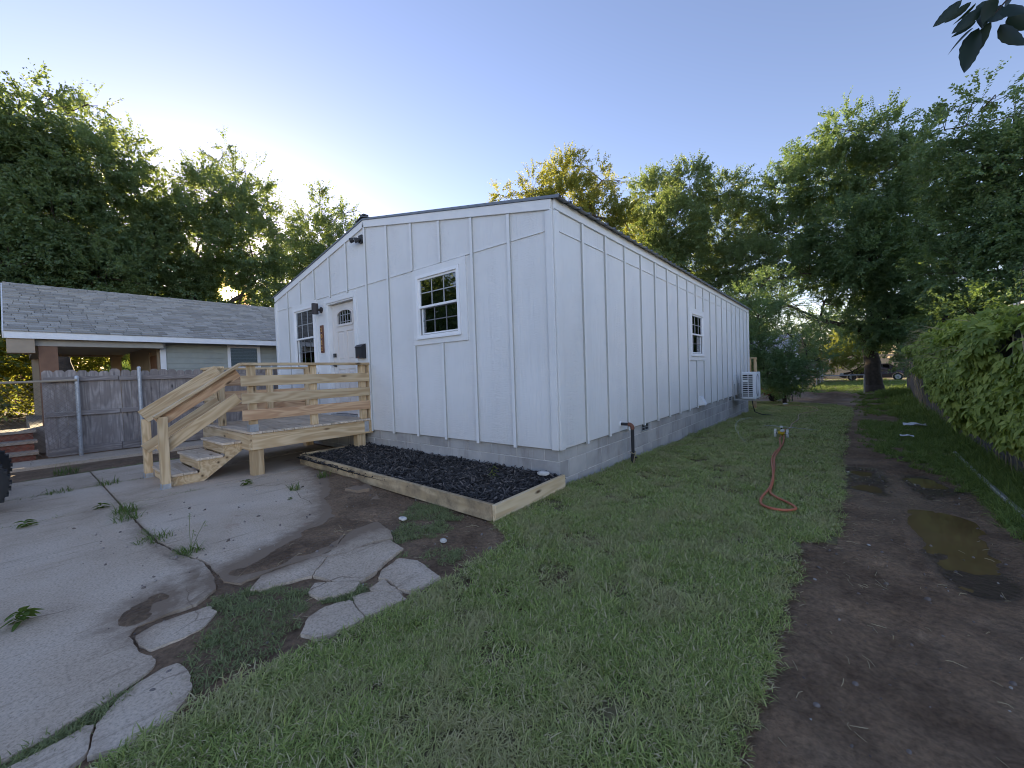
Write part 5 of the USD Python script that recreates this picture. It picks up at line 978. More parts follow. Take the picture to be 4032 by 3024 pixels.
for q, (xy, label, h, n, kind, rad, sd) in enumerate((
    ((-3.16, -3.08), 'biggest grassy weed clump where the driveway joints cross, left of the steps', .17, 90, 'grass', .10, False), ((-2.85, -3.12), 'thin grassy weed just below the biggest clump in the driveway joint', .13, 60, 'grass', .10, False),
    ((-1.96, -3.06), 'flattened weed tuft along the driveway joint, below the biggest clump', .09, 70, 'grass', .12, False), ((-1.41, -2.95), 'tall weed with thin seed stalks in the driveway joint', .10, 60, 'grass', .07, True),
    ((-3.27, -2.01), 'leafy weed on the concrete in front of the porch support post', .09, 0, 'broad', 0, False), ((-2.50, -1.75), 'grassy weed on the concrete, second from the garden bed', .12, 50, 'grass', .06, False),
    ((-2.82, -1.26), 'spiky weed against the front board of the mulch bed', .15, 60, 'grass', .08, False), ((-4.98, -3.02), 'grassy tuft in the joint straight behind the left newel post', .12, 70, 'grass', .12, False),
    ((-4.95, -3.45), 'grassy tuft in the same joint, nearer the left edge', .09, 60, 'grass', .12, False), ((-6.5, -3.3), 'weed clump on the dirt beside the concrete strip below the chain link', .20, 90, 'grass', .14, False),
    ((-3.42, -3.73), 'flat rosette weed at the left edge in front of the dark bumper', .09, 0, 'broad', 0, False), ((-3.58, -3.22), 'small rosette weed alone on the middle of the left slab', .07, 0, 'broad', 0, False),
    ((-1.07, -3.76), 'pulled weed lying flat on the near concrete', .10, 0, 'broad', 0, False), ((-2.15, -1.95), 'tiny seedling on the open concrete in front of the bed', .035, 0, 'broad', 0, False))):
    weed(xy, label, h, n, kind, rad, sd, q)
# plant in the mulch bed
t = thing('seedling', 'young green plant sprouting from the mulch by the block base', 'plant', (-.62, -.42, .08))
mb = MB(); r = np.random.default_rng(5)
mb.tube([(-.62, -.42, .07), (-.615, -.425, .19), (-.60, -.43, .25)], .003, 5)
for q in range(14):
    v, f = leaf_quad(.075, .016, .1, .35); mb.add(v @ Rot.from_euler('zy', [q * 2.4, -.3]).as_matrix().T + [-.615, -.425, .09 + q * .011], f)
obj('leaves', mb, 'bright_leaf', t)

# ------------------------------------------------------------------ debris on the bare earth
r_ = np.random.default_rng(55); mb = MB(); ico = trimesh.creation.icosphere(1, 1.0)
n = 750; xs_ = np.concatenate([r_.uniform(2.15, 3.9, 500), r_.uniform(-3.2, .45, 250)]); ys_ = np.concatenate([-3.6 + 6.5 * r_.uniform(0, 1, 500) ** 1.3, r_.uniform(-3.5, -.9, 250)])
for q in range(n):
    if LAWN.contains(Point(xs_[q], ys_[q])): continue
    s = .0035 + .011 * r_.uniform() ** 3.5; v = ico.vertices * [s * r_.uniform(.7, 1.4), s, s * r_.uniform(.4, .8)] @ Rot.random(random_state=q).as_matrix()
    zz = float(G(xs_[q], ys_[q])[0]); mb.add(v + [xs_[q], ys_[q], (zz if xs_[q] > -.55 else max(zz, .0)) + s * .2], ico.faces)
obj('gravel', mb, 'pebble', label='small stones and crumbs scattered on the bare dirt and concrete', cat='gravel', kind='stuff')
mb = MB(); n = 420
for q in range(n):
    x = r_.uniform(2.15, 3.7) if q < 330 else r_.uniform(-.9, .5); y = -3.5 + 6 * r_.uniform() ** 1.3 if q < 330 else r_.uniform(-3.3, -1.2)
    if LAWN.contains(Point(x, y)): continue
    L = r_.uniform(.015, .075); a = r_.uniform(0, 6.28); z = float(G(x, y)[0]) + .004; d = np.array([math.cos(a), math.sin(a), r_.normal(0, .15)]) * L / 2
    mb.tube([np.array([x, y, z]) - d, np.array([x, y, z + .004]) + np.r_[r_.normal(0, .1, 2) * L, 0], np.array([x, y, z]) + d], .0014, 4)
obj('straw_bits', mb, 'straw', label='dry grass stems scattered over the bare dirt', cat='debris', kind='stuff')
def stone(name, label, loc, size, seed, m='white_stone', cat='stone'):
    s = trimesh.creation.icosphere(2, 1.0); v = np.array(s.vertices); v = v * (.75 + .5 * meshkit.fbm(v * 1.3 + seed, 3, seed))[:, None]
    v = np.sign(v) * np.abs(v) ** .8
    o = obj(name, (v * size + loc, np.array(s.faces)), m, label=label, cat=cat); return o
stone('stone', 'flat pale stone lying on the mulch at the house corner', (-.14, -.13, .155), (.075, .045, .022), 3)
stone('stone', 'white stone on the dirt below the corner of the mulch bed', (.03, -1.72, .004), (.026, .020, .017), 5)
stone('stone', 'pale stone in the creeping grass in front of the mulch bed', (-.62, -1.62, .01), (.04, .028, .014), 8)
stone('stone', 'small stone on the sod behind the sprinkler hose end', (.66, 15.89, -.37), (.10, .07, .05), 11, 'litter_white')

# ------------------------------------------------------------------ grey picket fence and chain link on the left
F = thing('picket_fence', 'weathered grey dog ear picket fence between the driveway and the neighbouring house', 'fence', (-8.4, 0, 0))
y = -3.44; k = 0
while y < 7.5:
    w = .138 + rng.normal(0, .003); h = 1.575 + rng.normal(0, .010) + (.02 if y > 0 else 0); z0 = .085 + rng.normal(0, .006)
    p = Polygon([(y, z0), (y + w, z0), (y + w, h - .035), (y + w - .032, h), (y + .032, h), (y, h - .035)])
    m = extrude(p, .016); v = np.array(m.vertices); lean = rng.normal(0, .004)
    c = np.array([-8.40, y + w / 2, .8])
    me = usdkit.mesh(stage, path_for(F, 'picket'), (np.c_[v[:, 1] - .8, v[:, 0] - (y + w / 2), v[:, 2] + lean], np.array(m.faces)), mat('grey_picket'))
    q = np.eye(4); q[0, :3], q[1, :3], q[2, :3], q[3, :3] = (0, 0, 1), (0, 1, 0), (1, 0, 0), c - origin_of(F)
    q[2, :3] = (-1, 0, 0); UsdGeom.Xformable(me).AddTransformOp().Set(Gf.Matrix4d(q.tolist()))
    y += w + abs(rng.normal(.002, .0035)); k += 1
for z, w in ((1.42, .085), (.80, .085), (.13, .14)):
    yy = -3.42
    for L in (.95, 1.62, 2.4, 2.4, 2.4):
        board(F, 'fence_rail', (-8.376, yy, z + rng.normal(0, .006)), (-8.376, yy + L - .01, z + rng.normal(0, .006)), (0, 0, 1), w, .038, 'grey_picket'); yy += L
for y in (-3.03, -2.19, .2, 2.6): 
    obj('fence_post', MB().tube([(-8.29, y, -.1), (-8.29, y, 1.44 if y < -3 else 1.60)], .030, 12).tube([(-8.29, y, 1.60 if y > -3 else 1.44), (-8.29, y, 1.625 if y > -3 else 1.465), (-8.29, y, 1.64 if y > -3 else 1.48)], [.034, .030, .008], 12), 'galvanised', F, smooth=30)
C = thing('chain_link_fence', 'rusty chain link fence with a pipe top rail left of the grey pickets', 'fence', (-8.25, -5, 0))
obj('top_rail', MB().tube([(-8.25, -9, 1.335), (-8.25, -6, 1.355), (-8.25, -3.5, 1.385), (-8.26, -3.03, 1.40)], .021, 10), 'tan_paint', C, smooth=30)
mesh_ = MB(); dz = .078
for s in (-1, 1):
    for q in np.arange(-9.0 - 1.4, -3.0 + 1.4, dz * 1.05):
        pts = []
        for z in np.arange(.05, 1.345, dz / 2):
            yv = q + s * (z - .05) * .95
            pts.append((-8.25 + .004 * s * (-1 if int(round(z / (dz / 2))) % 2 else 1), yv, z))
        pts = [p for p in pts if -9 < p[1] < -3.02]
        if len(pts) > 1: mesh_.tube(pts, .0020, 3, cap=False)
obj('wire_mesh', mesh_, 'rusty_wire', C, kind='stuff')
for y in (-5.6, -8.6): obj('post', MB().tube([(-8.27, y, -.1), (-8.27, y, 1.36)], .027, 10), 'galvanised', C, smooth=30)

# ------------------------------------------------------------------ neighbouring house, left
N = thing('neighbour_house', 'low sage green house with a brown shingle roof and open porch on the left', 'house', (-13, 2, 0))
NE, NR, NEX, NRX, NY0, NY1 = 2.395, 3.815, -10.0, -13.0, -3.83, 9.5
EXP = .130; sl_len = math.hypot(NEX - NRX, NR - NE); nrow = int(sl_len / EXP) + 1
sd = np.array([NRX - NEX, 0, NR - NE]) / sl_len; sn = np.array([sd[2], 0, -sd[0]]); sn *= np.sign(sn[2])
tabs = []
for r in range(nrow):
    y = NY0 - rng.uniform(0, .25)
    while y < NY1:
        L = rng.choice([.155, .21, .30, .36]); a, b = max(y, NY0), min(y + L - .009, NY1); y += L
        if b - a < .02: continue
        s0 = r * EXP - .02; s1 = min(s0 + EXP + .03, sl_len + .02); th = .014 if rng.uniform() < .55 else .024
        base = np.array([NEX + .02, 0, NE]); p = [base + sd * s0 + sn * .006, base + sd * s1 + sn * .001]
        v = []
        for u, tz in ((0, 0), (0, th), (1, 0), (1, .004)):
            for yy in (a, b): v.append(p[u] + sn * tz + [0, yy, 0])
        v = np.array(v); tabs.append((np.linalg.norm(v.mean(0) - EYE), v))
tabs.sort(key=lambda q: q[0])
TF = [(0, 1, 3, 2), (2, 3, 7, 6), (0, 2, 6, 4), (1, 5, 7, 3), (4, 6, 7, 5), (0, 4, 5, 1)]
rf = obj('roof', MB().add(np.array([[NEX, NY0, NE], [NEX, NY1, NE], [NRX, NY1, NR], [NRX, NY0, NR], [2 * NRX - NEX, NY0, NE], [2 * NRX - NEX, NY1, NE]]) - [0, 0, .01], [(0, 1, 2, 3), (3, 2, 5, 4)]), 'shingle', N)
rest = MB()
for q, (d, v) in enumerate(tabs):
    if q < 300: obj('shingle', MB().add(v, TF), 'shingle', rf)
    else: rest.add(v, TF)
obj('shingle_rows', rest, 'shingle', rf, kind='stuff')
for k in range(44):
    y = NY0 + k * .305
    if y > NY1 - .2: break
    obj('ridge_shingle', MB().add([(NRX - .14, y, NR - .055), (NRX - .14, y + .30, NR - .06), (NRX, y + .30, NR + .012), (NRX, y, NR + .022), (NRX + .14, y, NR - .055), (NRX + .14, y + .30, NR - .06)], [(0, 1, 2, 3), (3, 2, 5, 4)]), 'shingle', rf)
board(N, 'fascia', (NEX + .012, NY0, NE - .068), (NEX + .012, NY1, NE - .068), (0, 0, 1), .135, .024, 'fascia_white')
board(N, 'rake_board', (NEX, NY0 - .012, NE - .075), (NRX, NY0 - .012, NR - .075), (0, 0, 1), .14, .024, 'fascia_white')
obj('soffit', MB().box(-10.42, NEX, NY0 + .02, NY1, NE - .12, NE - .10), 'soffit_grey', N)
NWX, NWY = -10.40, -1.47
obj('front_wall', MB().box(-14.6, NWX - .02, NWY, NWY + .12, -.1, NE - .11).box(-14.6, NWX - .04, NWY + .12, NY1, -.1, .3), 'tan_paint', N)
WNY = (-.03, .62)
for k in range(16):
    z0 = .30 + k * .135; z1 = z0 + .135
    for a, b in ((NWY + .09, WNY[0] - .07), (WNY[1] + .07, NY1)):
        if WNY and z1 < 1.1: 
            if a > 0: continue
            b = NY1
        m = MB().add([(NWX, a, z0), (NWX, b, z0), (NWX - .014, b, z1), (NWX - .014, a, z1), (NWX - .03, a, z0), (NWX - .03, b, z0), (NWX - .03, b, z1), (NWX - .03, a, z1)], [(0, 1, 2, 3), (4, 7, 6, 5), (0, 4, 5, 1), (3, 2, 6, 7), (0, 3, 7, 4), (1, 5, 6, 2)])
        obj('lap_board', m, 'sage_siding', N)
obj('corner_board', MB().box(NWX - .02, NWX + .016, NWY - .02, NWY + .088, .1, NE - .12), 'fascia_white', N)
for a, b in ((WNY[0] - .07, WNY[0]), (WNY[1], WNY[1] + .07)): obj('window_trim', MB().box(NWX - .02, NWX + .014, a, b, 1.1, NE - .12), 'fascia_white', N)
nw = obj('window', MB().box(NWX - .05, NWX - .01, WNY[0], WNY[1], 1.06, 1.13).box(NWX - .05, NWX - .01, WNY[0], WNY[1], 2.2, 2.27).box(NWX - .05, NWX - .01, WNY[0], WNY[1], 1.64, 1.69), 'fascia_white', N)
for k in range(26): obj('blind_slat', MB().add([(NWX - .030, WNY[0], 1.14 + k * .04), (NWX - .030, WNY[1], 1.14 + k * .04), (NWX - .045, WNY[1], 1.172 + k * .04), (NWX - .045, WNY[0], 1.172 + k * .04)], [(0, 1, 2, 3)]), 'blind', nw)
obj('pane', MB().box(NWX - .024, NWX - .021, WNY[0], WNY[1], 1.13, 2.2), 'window_glass', nw)
obj('backing', MB().box(NWX - .16, NWX - .14, WNY[0] - .05, WNY[1] + .05, 1.0, 2.27), 'dark_inside', nw)
# porch: beam box, posts, ceiling, floor
obj('porch_beam', MB().box(-10.42, -10.14, NY0 + .38, NWY, 2.13, 2.27), 'soffit_grey', N)
obj('porch_beam', MB().box(-16, -10.44, NY0 + .38, NY0 + .62, 2.13, 2.27), 'tan_paint', N)
obj('porch_beam', MB().box(-16, -15.75, NY0 + .62, NWY, 2.22, 2.27), 'tan_paint', N)
obj('beam_end', MB().box(-10.425, -10.02, NY0 + .02, NY0 + .375, 1.98, 2.27), 'tan_paint', N)
obj('porch_ceiling', MB().box(-16, -10.42, NY0 + .3, NWY, 2.272, 2.285), 'soffit_grey', N)
obj('porch_post', MB().box(-10.43, -10.15, NY0 + .42, NY0 + .68, -.1, 2.128), 'brown_paint', N)
obj('porch_post', MB().box(-15.9, -15.65, NY0 + .42, NY0 + .66, -.1, 2.128), 'tan_paint', N)
obj('porch_post', MB().box(-15.9, -15.7, NWY - .3, NWY - .06, -.1, 2.218), 'tan_paint', N)
obj('porch_floor', MB().box(-16, -10.05, NY0 + .25, NWY, -.1, .50), 'tread_stone', N)
dn = obj('front_door', MB().box(-11.5, -10.66, NWY - .03, NWY - .002, .5, 2.0), 'brown_paint', N)
obj('door_trim', MB().box(-11.6, -11.51, NWY - .045, NWY - .003, .5, 2.1).box(-10.65, -10.56, NWY - .045, NWY - .003, .5, 2.1), 'tan_paint', N)
gb = Polygon([(-15.9, NE - .1), (-10.1, NE - .1), (NRX, NR - .15)]); obj('gable_wall', wall_y(gb, NY0 + .3, NY0 + .34), 'tan_paint', N)
S = thing('brick_steps', 'brick steps with pale treads rising to the neighbouring porch behind the chain link', 'steps', (-9.3, -4, 0))
for k, (xa, z) in enumerate(((-8.62, .16), (-8.98, .33), (-9.34, .50))):
    obj('step_base', MB().box(-10.04, xa, -5.2, -3.56, -.1, z - .05), 'brick_red', S)
    obj('tread', MB().box(xa - .36 if k < 2 else -10.04, xa + .04, -5.24, -3.52, z - .048, z), 'tread_stone', S)
RH = thing('brick_house', 'red brick house with a dark red roof glimpsed through the open porch', 'house', (-60, -10, 0))
obj('wall', MB().box(-66, -60, -17, 0, -.3, 3.3), 'brick_red', RH)
obj('roof', MB().add([(-59.6, -17.4, 3.3), (-59.6, .4, 3.3), (-63, .4, 5.4), (-63, -17.4, 5.4), (-66.4, -17.4, 3.3), (-66.4, .4, 3.3)], [(0, 1, 2, 3), (3, 2, 5, 4)]), 'red_roof', RH)
obj('fascia', MB().box(-59.6, -59.5, -17.4, .4, 3.05, 3.32), 'fascia_white', RH)
def shrub(name, label, c, R, seed, n, m='dark_leaf', sc=.5):
    r = np.random.default_rng(seed); d = r.normal(0, 1, (n, 3)); d[:, 2] = np.abs(d[:, 2]); d /= np.linalg.norm(d, axis=1, keepdims=True)
    p = d * np.array(R) * (r.uniform(.5, 1, (n, 1)) ** .5) * (.8 + .4 * meshkit.fbm(d * 2.5 + seed, 3, seed))[:, None]
    t = thing(name, label, 'bush', c); instancer(str(t.GetPath()) + '/leaves', TW['small'], p, quat_from(d + r.normal(0, .3, d.shape), r), r.uniform(.7, 1.3, n) * sc / .6, r.integers(0, 4, n), m)
    obj('stem', MB().tube([np.array(c) - [0, 0, .1], np.array(c) + [0, 0, R[2] * .7]], [.05, .01], 6), 'bark', t)
shrub('clipped_shrub', 'rounded dark shrub seen through the open porch', (-20.2, -.6, 0), (1.3, 1.3, 2.0), 71, 700)

# ------------------------------------------------------------------ dark car nose at the left edge
K = thing('dark_car', 'dark car whose front tyre just enters the left edge', 'car', (-5.2, -6.0, 0))
def ext_x(poly, x0, x1):
    m = extrude(poly, x1 - x0); v = np.array(m.vertices); return np.c_[x0 + v[:, 2], v[:, 0], v[:, 1]], np.array(m.faces)
CY = -4.10          # front axle; the front tyre stands proud of the short nose
body = Polygon([(CY - 3.2, .42), (CY + .02, .42), (CY + .06, .52), (CY + .05, .80), (CY - .10, .96), (CY - 1.05, 1.02), (CY - 1.35, 1.62), (CY - 3.1, 1.66), (CY - 3.2, 1.0)]).buffer(-.04).buffer(.04)
for yy in (CY, CY - 2.4): body = body.difference(Point(yy, .30).buffer(.36))
obj('body', ext_x(body, -5.80, -4.42), 'car_dark', K)
for x0, x1 in ((-4.46, -4.23), (-5.99, -5.76)):
    for yy in (CY, CY - 2.4):
        fd = Point(yy, .30).buffer(.375).difference(Point(yy, .30).buffer(.345)).intersection(sbox(yy - .5, .36 if yy < CY - 1 else .45, yy + .02, 2))
        obj('fender', ext_x(fd, x0, x1), 'black_plastic', K)
obj('bumper', ext_x(sbox(CY + .03, .44, CY + .13, .58), -5.6, -4.62), 'black_plastic', K)
obj('window', ext_x(Polygon([(CY - 1.15, 1.08), (CY - 1.42, 1.55), (CY - 2.9, 1.58), (CY - 3.0, 1.08)]), -5.81, -4.41), 'dark_inside', K)
obj('headlight', MB().tube([(-4.75, CY + .03, .72), (-4.75, CY + .075, .72)], .09, 16), 'vinyl', K); obj('headlight', MB().tube([(-5.45, CY + .03, .72), (-5.45, CY + .075, .72)], .09, 16), 'vinyl', K)
for yy in (CY, CY - 2.4):
    for xa, xb in ((-4.45, -4.235), (-5.98, -5.77)):
        w = MB().tube([(xa, yy, .30), (xa + .02, yy, .30), (xb - .02, yy, .30), (xb, yy, .30)], [.25, .292, .292, .25], 30)
        for a in np.arange(0, 6.28, 6.283 / 30):
            for xx in (xa + .05, xb - .05): c = np.array([xx, yy + .294 * math.cos(a), .30 + .294 * math.sin(a)]); w.box(c[0] - .04, c[0] + .04, c[1] - .012, c[1] + .012, c[2] - .012, c[2] + .012)
        wo = obj('wheel', w, 'tyre', K, smooth=30)
        rm = MB().tube([(xa - .004, yy, .30), (xb + .004, yy, .30)], .165, 20)
        for a in np.arange(0, 6.28, 6.283 / 5): rm.tube([(xb + .004, yy + .10 * math.cos(a), .30 + .10 * math.sin(a)), (xb + .016, yy + .10 * math.cos(a), .30 + .10 * math.sin(a))], .014, 6)
        obj('rim', rm, 'car_dark', wo)

# ------------------------------------------------------------------ sprinkler and hoses
SPX, SPY = 1.52, 5.36; SZ = float(gz(0, SPY)) + .02
t = thing('lawn_sprinkler', 'yellow travelling lawn sprinkler with white cleated wheels and long spray arms', 'sprinkler', (SPX, SPY, SZ))
UsdGeom.Xformable(t).AddScaleOp().Set(Gf.Vec3f(.62, .62, .62))
v, f = cbox(.17, .22, .09, .02); obj('body', (v + [SPX, SPY, SZ + .13], f), 'yellow_paint', t)
v, f = cbox(.10, .12, .07, .015); obj('motor_cover', (v + [SPX + .03, SPY - .08, SZ + .20], f), 'wheel_white', t)
for s in (-1, 1):
    xx = SPX + s * .155
    w = MB().tube([(xx - .022, SPY - .02, SZ + .115), (xx + .022, SPY - .02, SZ + .115)], .105, 18)
    for a in np.arange(0, 6.28, 6.283 / 12):
        c = np.array([xx, SPY - .02 + .112 * math.cos(a), SZ + .115 + .112 * math.sin(a)]); w.box(c[0] - .028, c[0] + .028, c[1] - .012, c[1] + .012, c[2] - .012, c[2] + .012)
    wo = obj('wheel', w, 'wheel_white', t, smooth=30)
    obj('hub', MB().tube([(xx - .03, SPY - .02, SZ + .115), (xx + .03, SPY - .02, SZ + .115)], .03, 10), 'black_plastic', wo)
obj('axle', MB().tube([(SPX - .155, SPY - .02, SZ + .115), (SPX + .155, SPY - .02, SZ + .115)], .012, 8), 'galvanised', t)
obj('front_wheel', MB().tube([(SPX - .03, SPY + .26, SZ + .06), (SPX + .03, SPY + .26, SZ + .06)], .06, 14).tube([(SPX, SPY + .10, SZ + .12), (SPX, SPY + .26, SZ + .07)], .012, 6), 'yellow_paint', t, smooth=30)
obj('riser', MB().tube([(SPX, SPY, SZ + .17), (SPX, SPY, SZ + .30)], .016, 10), 'black_plastic', t, smooth=30)
obj('hub_head', MB().tube([(SPX, SPY, SZ + .28), (SPX, SPY, SZ + .335)], .035, 12), 'wheel_white', t, smooth=30)
for s, yo in ((-1, .05), (1, -.04)):
    q = np.array([SPX, SPY, SZ + .315]); e = q + [s * .40, yo, .012 if s < 0 else -.02]; e2 = e + [s * (.06 if s < 0 else .48), .01, -.03]
    obj('spray_arm', MB().tube([q, (q + e) / 2, e], [.008, .007, .006], 8).tube([e, e2], [.0045, .0035], 6), 'galvanised', t, smooth=30)
def spl(pts, n=120):
    from scipy.interpolate import splprep, splev
    p = np.array(pts, float); tck, u = splprep(p.T, s=.0004, k=3); return np.array(splev(np.linspace(0, 1, n), tck)).T
ha = [(1.53, 5.2), (1.60, 4.3), (1.65, 3.7), (1.66, 3.04), (1.72, 2.36), (1.77, 1.94), (1.80, 1.47), (1.82, 0.96), (1.81, 0.61), (1.82, 0.47), (1.87, 0.36), (1.96, 0.33), (2.05, 0.36), (2.085, 0.43), (2.07, 0.5), (1.99, 0.64), (1.89, 0.77), (1.845, 0.91), (1.835, 1.15), (1.80, 1.55), (1.735, 2.04), (1.665, 2.7), (1.62, 3.47), (1.64, 4.0), (1.62, 4.6), (1.57, 5.2), (1.545, 5.6), (1.50, 6.1), (1.485, 6.5)]
h2 = spl(ha, 220); zz = gz(h2[:, 0], h2[:, 1]) + .030 + .012 * np.clip(np.sin(np.arange(220) / 9.0), 0, 1)
zz[h2[:, 1] > 4.7] += .02
o = obj('hose', MB().tube(np.c_[h2, zz], .0112, 10), 'hose_orange', smooth=True, label='orange garden hose doubled in a long loop on the sod', cat='hose')
hb = [(1.48, 6.45), (1.53, 6.9), (1.51, 7.6), (1.50, 8.2), (1.53, 9.0), (1.51, 9.6), (1.45, 10.3), (1.47, 10.9), (1.58, 11.6), (1.80, 12.5), (1.79, 13.2), (1.3, 14.7), (.9, 15.0), (.3, 15.2)]
h2 = spl(hb, 160); obj('hose', MB().tube(np.c_[h2, gz(h2[:, 0], h2[:, 1]) + .035], .0125, 8), 'hose_tan', smooth=True, label='thin tan hose trailing away from the sprinkler toward the back yard', cat='hose')
ab = spl([(1.02, 5.40), (.92, 5.62), (.82, 5.5), (.80, 5.2), (.86, 4.8), (.98, 4.45), (1.12, 4.2)], 40)
dr_ = MB(); r_ = np.random.default_rng(3)
for q in range(0, 40):
    for _ in range(3):
        p = np.array([*ab[q], SZ + .31 - .28 * (q / 40) ** 1.6]) + r_.normal(0, .008, 3); dr_.tube([p, p + np.r_[(ab[min(q + 1, 39)] - ab[max(q - 1, 0)]) * .22, -.003]], .0018, 4)
obj('water_spray', dr_, 'litter_white', label='thin curved jet of water drops left of the sprinkler', cat='water spray', kind='stuff')

# ------------------------------------------------------------------ right side: fence, vine, pipe, neighbouring eave
xf = lambda y: 3.72 + .052 * y
RF = thing('board_fence', 'dark weathered board fence running to the back on the right, half hidden by vines', 'fence', (4.3, 10, 0))
y = 1.2
while y < 24:
    w = .137; g0 = float(gz(0, y)); h = g0 + 1.78 + rng.normal(0, .012)
    p = Polygon([(-w / 2, 0), (w / 2, 0), (w / 2, h - g0 - .03), (w / 2 - .03, h - g0), (-w / 2 + .03, h - g0), (-w / 2, h - g0 - .03)])
    m = extrude(p, .016); v = np.array(m.vertices)
    me = usdkit.mesh(stage, path_for(RF, 'picket'), (np.c_[v[:, 1] - .8, v[:, 0], v[:, 2]], np.array(m.faces)), mat('dark_picket'))
    q = np.eye(4); q[0, :3], q[1, :3], q[2, :3], q[3, :3] = (0, 0, 1), (0, 1, 0), (-1, 0, 0), np.array([xf(y) + rng.normal(0, .004), y, g0 + .8]) - origin_of(RF)
    UsdGeom.Xformable(me).AddTransformOp().Set(Gf.Matrix4d(q.tolist())); y += .142
for z in (.35, 1.4): 
    board(RF, 'fence_rail', (xf(1.2) + .035, 1.2, z), (xf(24) + .035, 24, z - .4), (0, 0, 1), .085, .038, 'dark_picket')
def creeper(seed, L=.075, w=.042, big=1.0):
    r = np.random.default_rng(seed); mb = MB()
    for a, s in ((0, 1.0), (.75, .92), (-.75, .92), (1.45, .68), (-1.45, .68)):
        v, f = leaf_quad(L * s, w * s, .22, .35); v = v + [L * .12, 0, 0]
        mb.add(v @ Rot.from_euler('xyz', [r.normal(0, .2), r.normal(.15, .12), a + r.normal(0, .08)]).as_matrix().T, f)
    mb.add([(-L * 1.1, -.0015, .01), (-L * 1.1, .0015, .01), (L * .14, .001, 0), (L * .14, -.001, 0)], [(0, 1, 2, 3)])
    return mb.arrays()
VINE = [creeper(500 + k) for k in range(6)]
r_ = np.random.default_rng(88); n = 15000
y = .5 + 15.0 * r_.uniform(0, 1, n) ** 1.25
gy_ = gz(0, y)
zt = gy_ + np.interp(y, [0, 2, 4, 7, 10, 13, 15, 17], [1.50, 1.64, 1.82, 2.03, 2.06, 2.02, 1.88, 1.7]) + .42 * (meshkit.fbm(np.c_[y * 1.1, 0 * y, 0 * y], 3, 4) - .5)
zb = gy_ + np.interp(y, [0, 2, 4, 5, 7, 10, 13, 15, 17], [.50, .58, .62, .66, .74, 1.0, 1.45, 1.6, 1.65]) + .62 * (meshkit.fbm(np.c_[y * 1.7, 0 * y + 3, 0 * y], 3, 6) - .5)
u = r_.uniform(0, 1, n); z = zb + (zt - zb) * u
lump = meshkit.fbm(np.c_[y * 1.5, z * 1.9, 0 * y], 4, 14)
prof = np.sqrt(np.clip(1 - ((u - .55) / .62) ** 2, .02, 1))
bul = (.03 + .55 * prof * (.15 + 1.9 * np.clip(lump - .25, 0, 1))) * np.interp(y, [0, 2.5, 6, 12, 15], [.8, .9, .95, .8, .3])
side = r_.uniform(0, 1, n)
depth = r_.uniform(0, 1, n) ** 2 * .10
x = xf(y) - bul + depth; back = side > .82; x[back] = xf(y[back]) + bul[back] * .7
topm = u > .93; x[topm] = xf(y[topm]) + r_.uniform(-1, .8, topm.sum()) * bul[topm]
holes = meshkit.fbm(np.c_[y * 2.6, z * 2.6, 0 * y + 9], 3, 15) > .35
k = holes | topm; x, y, z, u, back = x[k], y[k], z[k], u[k], back[k]; nn = len(x)
dirs = np.c_[np.where(back, .6, -.75) + r_.normal(0, .28, nn), r_.normal(-.30, .45, nn), -.75 + 1.0 * (u > .9) + r_.normal(0, .35, nn)]
xd = dirs / np.linalg.norm(dirs, axis=1, keepdims=True); nz_ = np.c_[np.where(back, 1.0, -1.0), np.full(nn, -.35), np.full(nn, .75)] + r_.normal(0, .28, (nn, 3))
yd = np.cross(nz_, xd); yd /= np.linalg.norm(yd, axis=1, keepdims=True); zd = np.cross(xd, yd)
V = thing('vine', 'thick green creeper vine spilling over the right hand fence', 'vine', (4.0, 6, 0))
instancer(str(V.GetPath()) + '/leaves', VINE, np.c_[x, y, z] - origin_of(V), Rot.from_matrix(np.stack([xd, yd, zd], -1)).as_quat(), (.5 + 1.0 * r_.uniform(0, 1, nn) ** 1.3) * np.interp(y, [0, 3, 17], [.9, 1.05, 1.3]), r_.integers(0, 6, nn), 'vine_leaf')
st = MB()
for q in range(46):
    y0 = r_.uniform(.8, 16); y1 = y0 + r_.normal(0, .9); g = float(gz(0, y0)); pts = [(xf(y0) - .05, y0, g + .0), (xf(y0) - .12, (y0 * 2 + y1) / 3, g + .7), (xf(y1) - .25, y1, g + 1.5)]; st.tube(spl([*pts[:2], ((pts[1][0] + pts[2][0]) / 2 - .03, (pts[1][1] + pts[2][1]) / 2, (pts[1][2] + pts[2][2]) / 2), pts[2]], 9), .005, 5)
for q in range(70):   # young tendrils reaching out of the top
    y0 = r_.uniform(2, 16); g = float(gz(0, y0)); zz = g + np.interp(y0, [0, 2, 4, 7, 10, 13, 15, 17], [1.50, 1.64, 1.82, 2.04, 2.08, 2.06, 1.95, 1.75]) - r_.uniform(0, .6); x0 = xf(y0) - .35
    st.tube([(x0, y0, zz), (x0 - .10, y0 - .03, zz + .05), (x0 - .20 - r_.uniform(0, .12), y0 + r_.normal(0, .1), zz + r_.uniform(-.05, .10))], [.003, .0025, .001], 4)
obj('stems', st, 'hose_tan' if False else 'straw', V)
